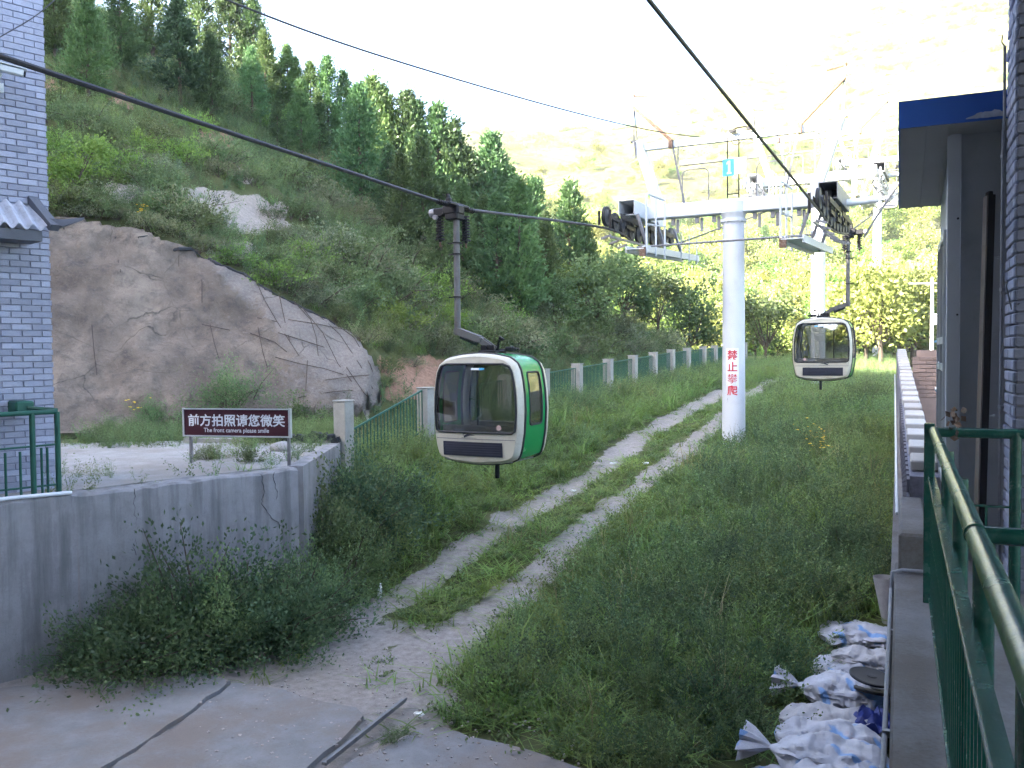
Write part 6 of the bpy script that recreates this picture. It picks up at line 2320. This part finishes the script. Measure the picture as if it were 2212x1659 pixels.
# ------------------------------------------------------------------ sacks by the parapet
def sack(u, v, top, wpx, rz, ar, hh, m, label, seed, neck=None, flare=0):
    """sack lying on the ground; u, v is its centre in the picture, wpx its length"""
    d = gplane(u, v, top)
    L = wpx / F * d.y
    r = np.random.default_rng(seed)
    o = tag(empty('sack', (d.x, d.y, 0), rz), label, 'sack', 'sacks piled against the parapet')
    nu, nv = 64, 48
    ar, hh = ar * 1.35, hh * .9
    rows = []
    for i in range(nu + 1):
        t = -1 + 2 * i / nu
        prof = (1 - abs(t) ** 3.2) ** .55
        row = []
        for j in range(nv + 1):
            a = 2 * PI * j / nv
            ca, sa = math.cos(a), math.sin(a)
            ca = math.copysign(abs(ca) ** .75, ca); sa = math.copysign(abs(sa) ** .8, sa)
            x = t * L / 2
            wr = noise.noise(Vector((t * 2.6 + seed, ca * 1.8, sa * 1.8))) * .26 - .16 * abs(noise.noise(Vector((t * 5 + seed * 3, ca * 3.2, sa * 3.2)))) - .09 * abs(noise.noise(Vector((t * 11 + seed * 5, ca * 8, sa * 8)))) + .03 * math.sin(9 * a + 6 * t + seed)
            y = ca * (L * ar / 2) * prof * (1 + wr)
            z = hh / 2 + sa * hh / 2 * prof * (1 + wr * 1.4) + .03 * noise.noise(Vector((t * 4, a, seed)))
            row.append((x, y, max(z, .0) + top - hh))
        rows.append(row)
    b = MB(); b.sheet(rows)
    b.build('sack_body', m, o, True)
    if neck:
        x0 = -L / 2 * neck
        rows = []
        for i, (dx, rad, zz) in enumerate(((-.04, .10, .5), (.04, .035, .55), (.10, .09, .58), (.20, .17, .60), (.30, .21, .60))):
            row = []
            for j in range(25):
                a = 2 * PI * j / 24
                rw = rad * (1 + (.35 if i > 1 else 0) * math.sin(7 * a + seed) * (i - 1) / 3)
                row.append((x0 - neck * dx, math.cos(a) * rw * 1.2, top - hh + hh * zz + math.sin(a) * rw * .55))
            rows.append(row)
        b = MB(); b.sheet(rows); b.build('tied_mouth', m, o, True)
    return o


sack(1852, 1352, .34, 165, -PH + .05, .62, .30, M['bag_white'], 'pale sack with light blue print, farthest of the sacks', 1)
sack(1870, 1405, .46, 150, -PH - .15, .5, .26, M['bag_grey'], 'grey-brown tied sack on top of the white ones near the lids', 2, -1)
sack(1845, 1425, .36, 180, -PH + .1, .55, .32, M['bag_white'], 'white sack just behind the grey tied one', 3)
sack(1830, 1466, .40, 190, -PH - .05, .6, .36, M["bag_white"], 'plump white sack lying left of the two black lids', 4, 1)
sack(1800, 1535, .30, 230, -PH + .18, .42, .28, M['bag_grey'], 'long flat grey sack in front of the black lids', 5)
sack(1790, 1568, .34, 230, -PH + .1, .45, .30, M['bag_white'], 'pale sack with dark blue bands in the middle of the pile', 6)
sack(1800, 1606, .44, 250, -PH - .05, .5, .34, M['bag_white'], 'crumpled white sack with an open frilled mouth pointing left', 7, 1)
sack(1830, 1660, .40, 260, -PH + .15, .55, .34, M['bag_white'], 'blue printed sack at the bottom picture edge', 8)
sack(1700, 1668, .22, 180, -PH + .5, .5, .22, M['bag_white'], 'flat pale sack lowest in the pile at the bottom edge', 9)
for u, v, top, lab, tl_ in ((1883, 1463, .52, 'round black lid lying on the white sack', .10), (1893, 1492, .36, 'second round black lid half under the first', -.16)):
    d = gplane(u, v, top)
    b = MB(); b.lathe([(.20, -.015), (.225, -.01), (.228, .012), (.215, .018), (.19, .010), (.05, .012), (.045, .02), (.02, .022)], (0, 0, 0), 32)
    o = b.build('round_lid', M['lid'], None, True); o.location = d; o.rotation_euler = (tl_, .12, 0)
    tag(o, lab, 'lid', 'black lids on the sacks')
b = MB()
d = gplane(1888, 1548, .30)
rows = []
for i in range(15):
    rows.append([(d.x - .25 + .5 * i / 14, d.y - .22 + .44 * j / 14, .22 + .12 * noise.noise(Vector((i * .45, j * .45, 2))) + .05 * noise.noise(Vector((i * 1.1, j * 1.1, 7))) + .12 * math.exp(-((i - 7) ** 2 + (j - 7) ** 2) / 30)) for j in range(15)])
b.sheet(rows)
tag(b.build('plastic_sheet', M['blue_cloth'], None, True), 'crumpled dark blue plastic sheet between the sacks and the parapet', 'sheet')
b = MB()
d = gplane(1918, 1340, .3)
rows = []
for i in range(9):
    t = i / 8
    rows.append([(d.x + math.cos(a) * (.05 + .10 * t) - .05 * t, d.y + math.sin(a) * (.05 + .09 * t), .15 + .75 * t) for a in np.linspace(.4, 5.4, 16)])
b.sheet(rows)
tag(b.build('sack_roll', M['bag_grey'], None, True), 'rolled empty grey sack standing upright at the parapet foot', 'sack')

# ------------------------------------------------------------------ litter and small plants
def bottle(u, v):
    g = ray_ground(u, v)
    b = MB(); b.lathe([(.035, 0), (.036, .12), (.032, .16), (.014, .20), (.014, .235)], (0, 0, 0), 14)
    o = b.build('plastic_bottle', M['litter'], None, True); o.location = g; o.rotation_euler = (.15, .1, 0)
    tag(o, 'white plastic bottle standing at the edge of the left bushes', 'bottle')


bottle(820, 1293)
for u, v, s_, lab in ((905, 1557, .04, 'crumpled white paper on the concrete beside the steel strip'), (1325, 1003, .05, 'white scrap on the left wheel track'), (1395, 1003, .06, 'white scrap on the grass between the tracks near the tower'),
                      (1238, 1063, .04, 'small white scrap on the left wheel track below the green cabin')):
    g = ray_ground(u, v)
    b = MB()
    bmx = bmesh.new(); bmesh.ops.create_icosphere(bmx, subdivisions=2, radius=s_)
    for q in bmx.verts: q.co *= 1 + .9 * noise.noise(q.co.normalized() * 2.1 + Vector((u, v, 0))); q.co.z *= .55; q.co.x *= 1.4
    bmx.verts.index_update()
    b.add([q.co + Vector((g.x, g.y, g.z + s_ * .4 + (.05 if v > 1500 else 0))) for q in bmx.verts], [tuple(q.index for q in f.verts) for f in bmx.faces]); bmx.free()
    tag(b.build('paper_scrap', M['litter']), lab, 'litter')
g = gplane(852, 1600, .055)
plant('weed_tuft', SHR[0], ('stem', 'foliage'), g, 42 / F * g.y, 'small dark weed tuft growing on the concrete apron', 'weed', None, stretch=.7)
fl = MB()
for cu, cv, n, sp in ((1750, 965, 26, 26), (1765, 1000, 18, 18), (300, 1240 / 1.4756, 0, 0), (430, 570 / 1.4756 + 120, 0, 0), (300, 912, 10, 14), (310, 480, 14, 14)):
    for k in range(n):
        u, v = cu + random.gauss(0, sp), cv + random.gauss(0, sp * .4)
        g = ray_ground(u, v)
        if g is None: continue
        q = g + Vector((0, 0, random.uniform(.3, .55)))
        s_ = random.uniform(.03, .055)
        fl.lathe([(s_ * .2, -s_ * .3), (s_, 0), (s_ * .3, s_ * .3)], q, 6)
tag(fl.build('yellow_flowers', M['yellow_flower']), 'small yellow flowers scattered in the green', 'flowers', None, 'stuff')

# ------------------------------------------------------------------ the air of the valley
b = MB(); b.box((40, 95, 125), (860, 640, 262))
hz = NT('valley_haze')
pv_ = hz.n('ShaderNodeVolumePrincipled')
pv_.inputs['Color'].default_value = (.93, .95, 1.0, 1)
pv_.inputs['Density'].default_value = .00045
pv_.inputs['Anisotropy'].default_value = .2
hz.l(pv_.outputs[0], hz.out.inputs['Volume'])
tag(b.build('haze', hz.m), 'thin bright haze filling the valley air', 'haze', None, 'stuff')
bpy.context.view_layer.update()
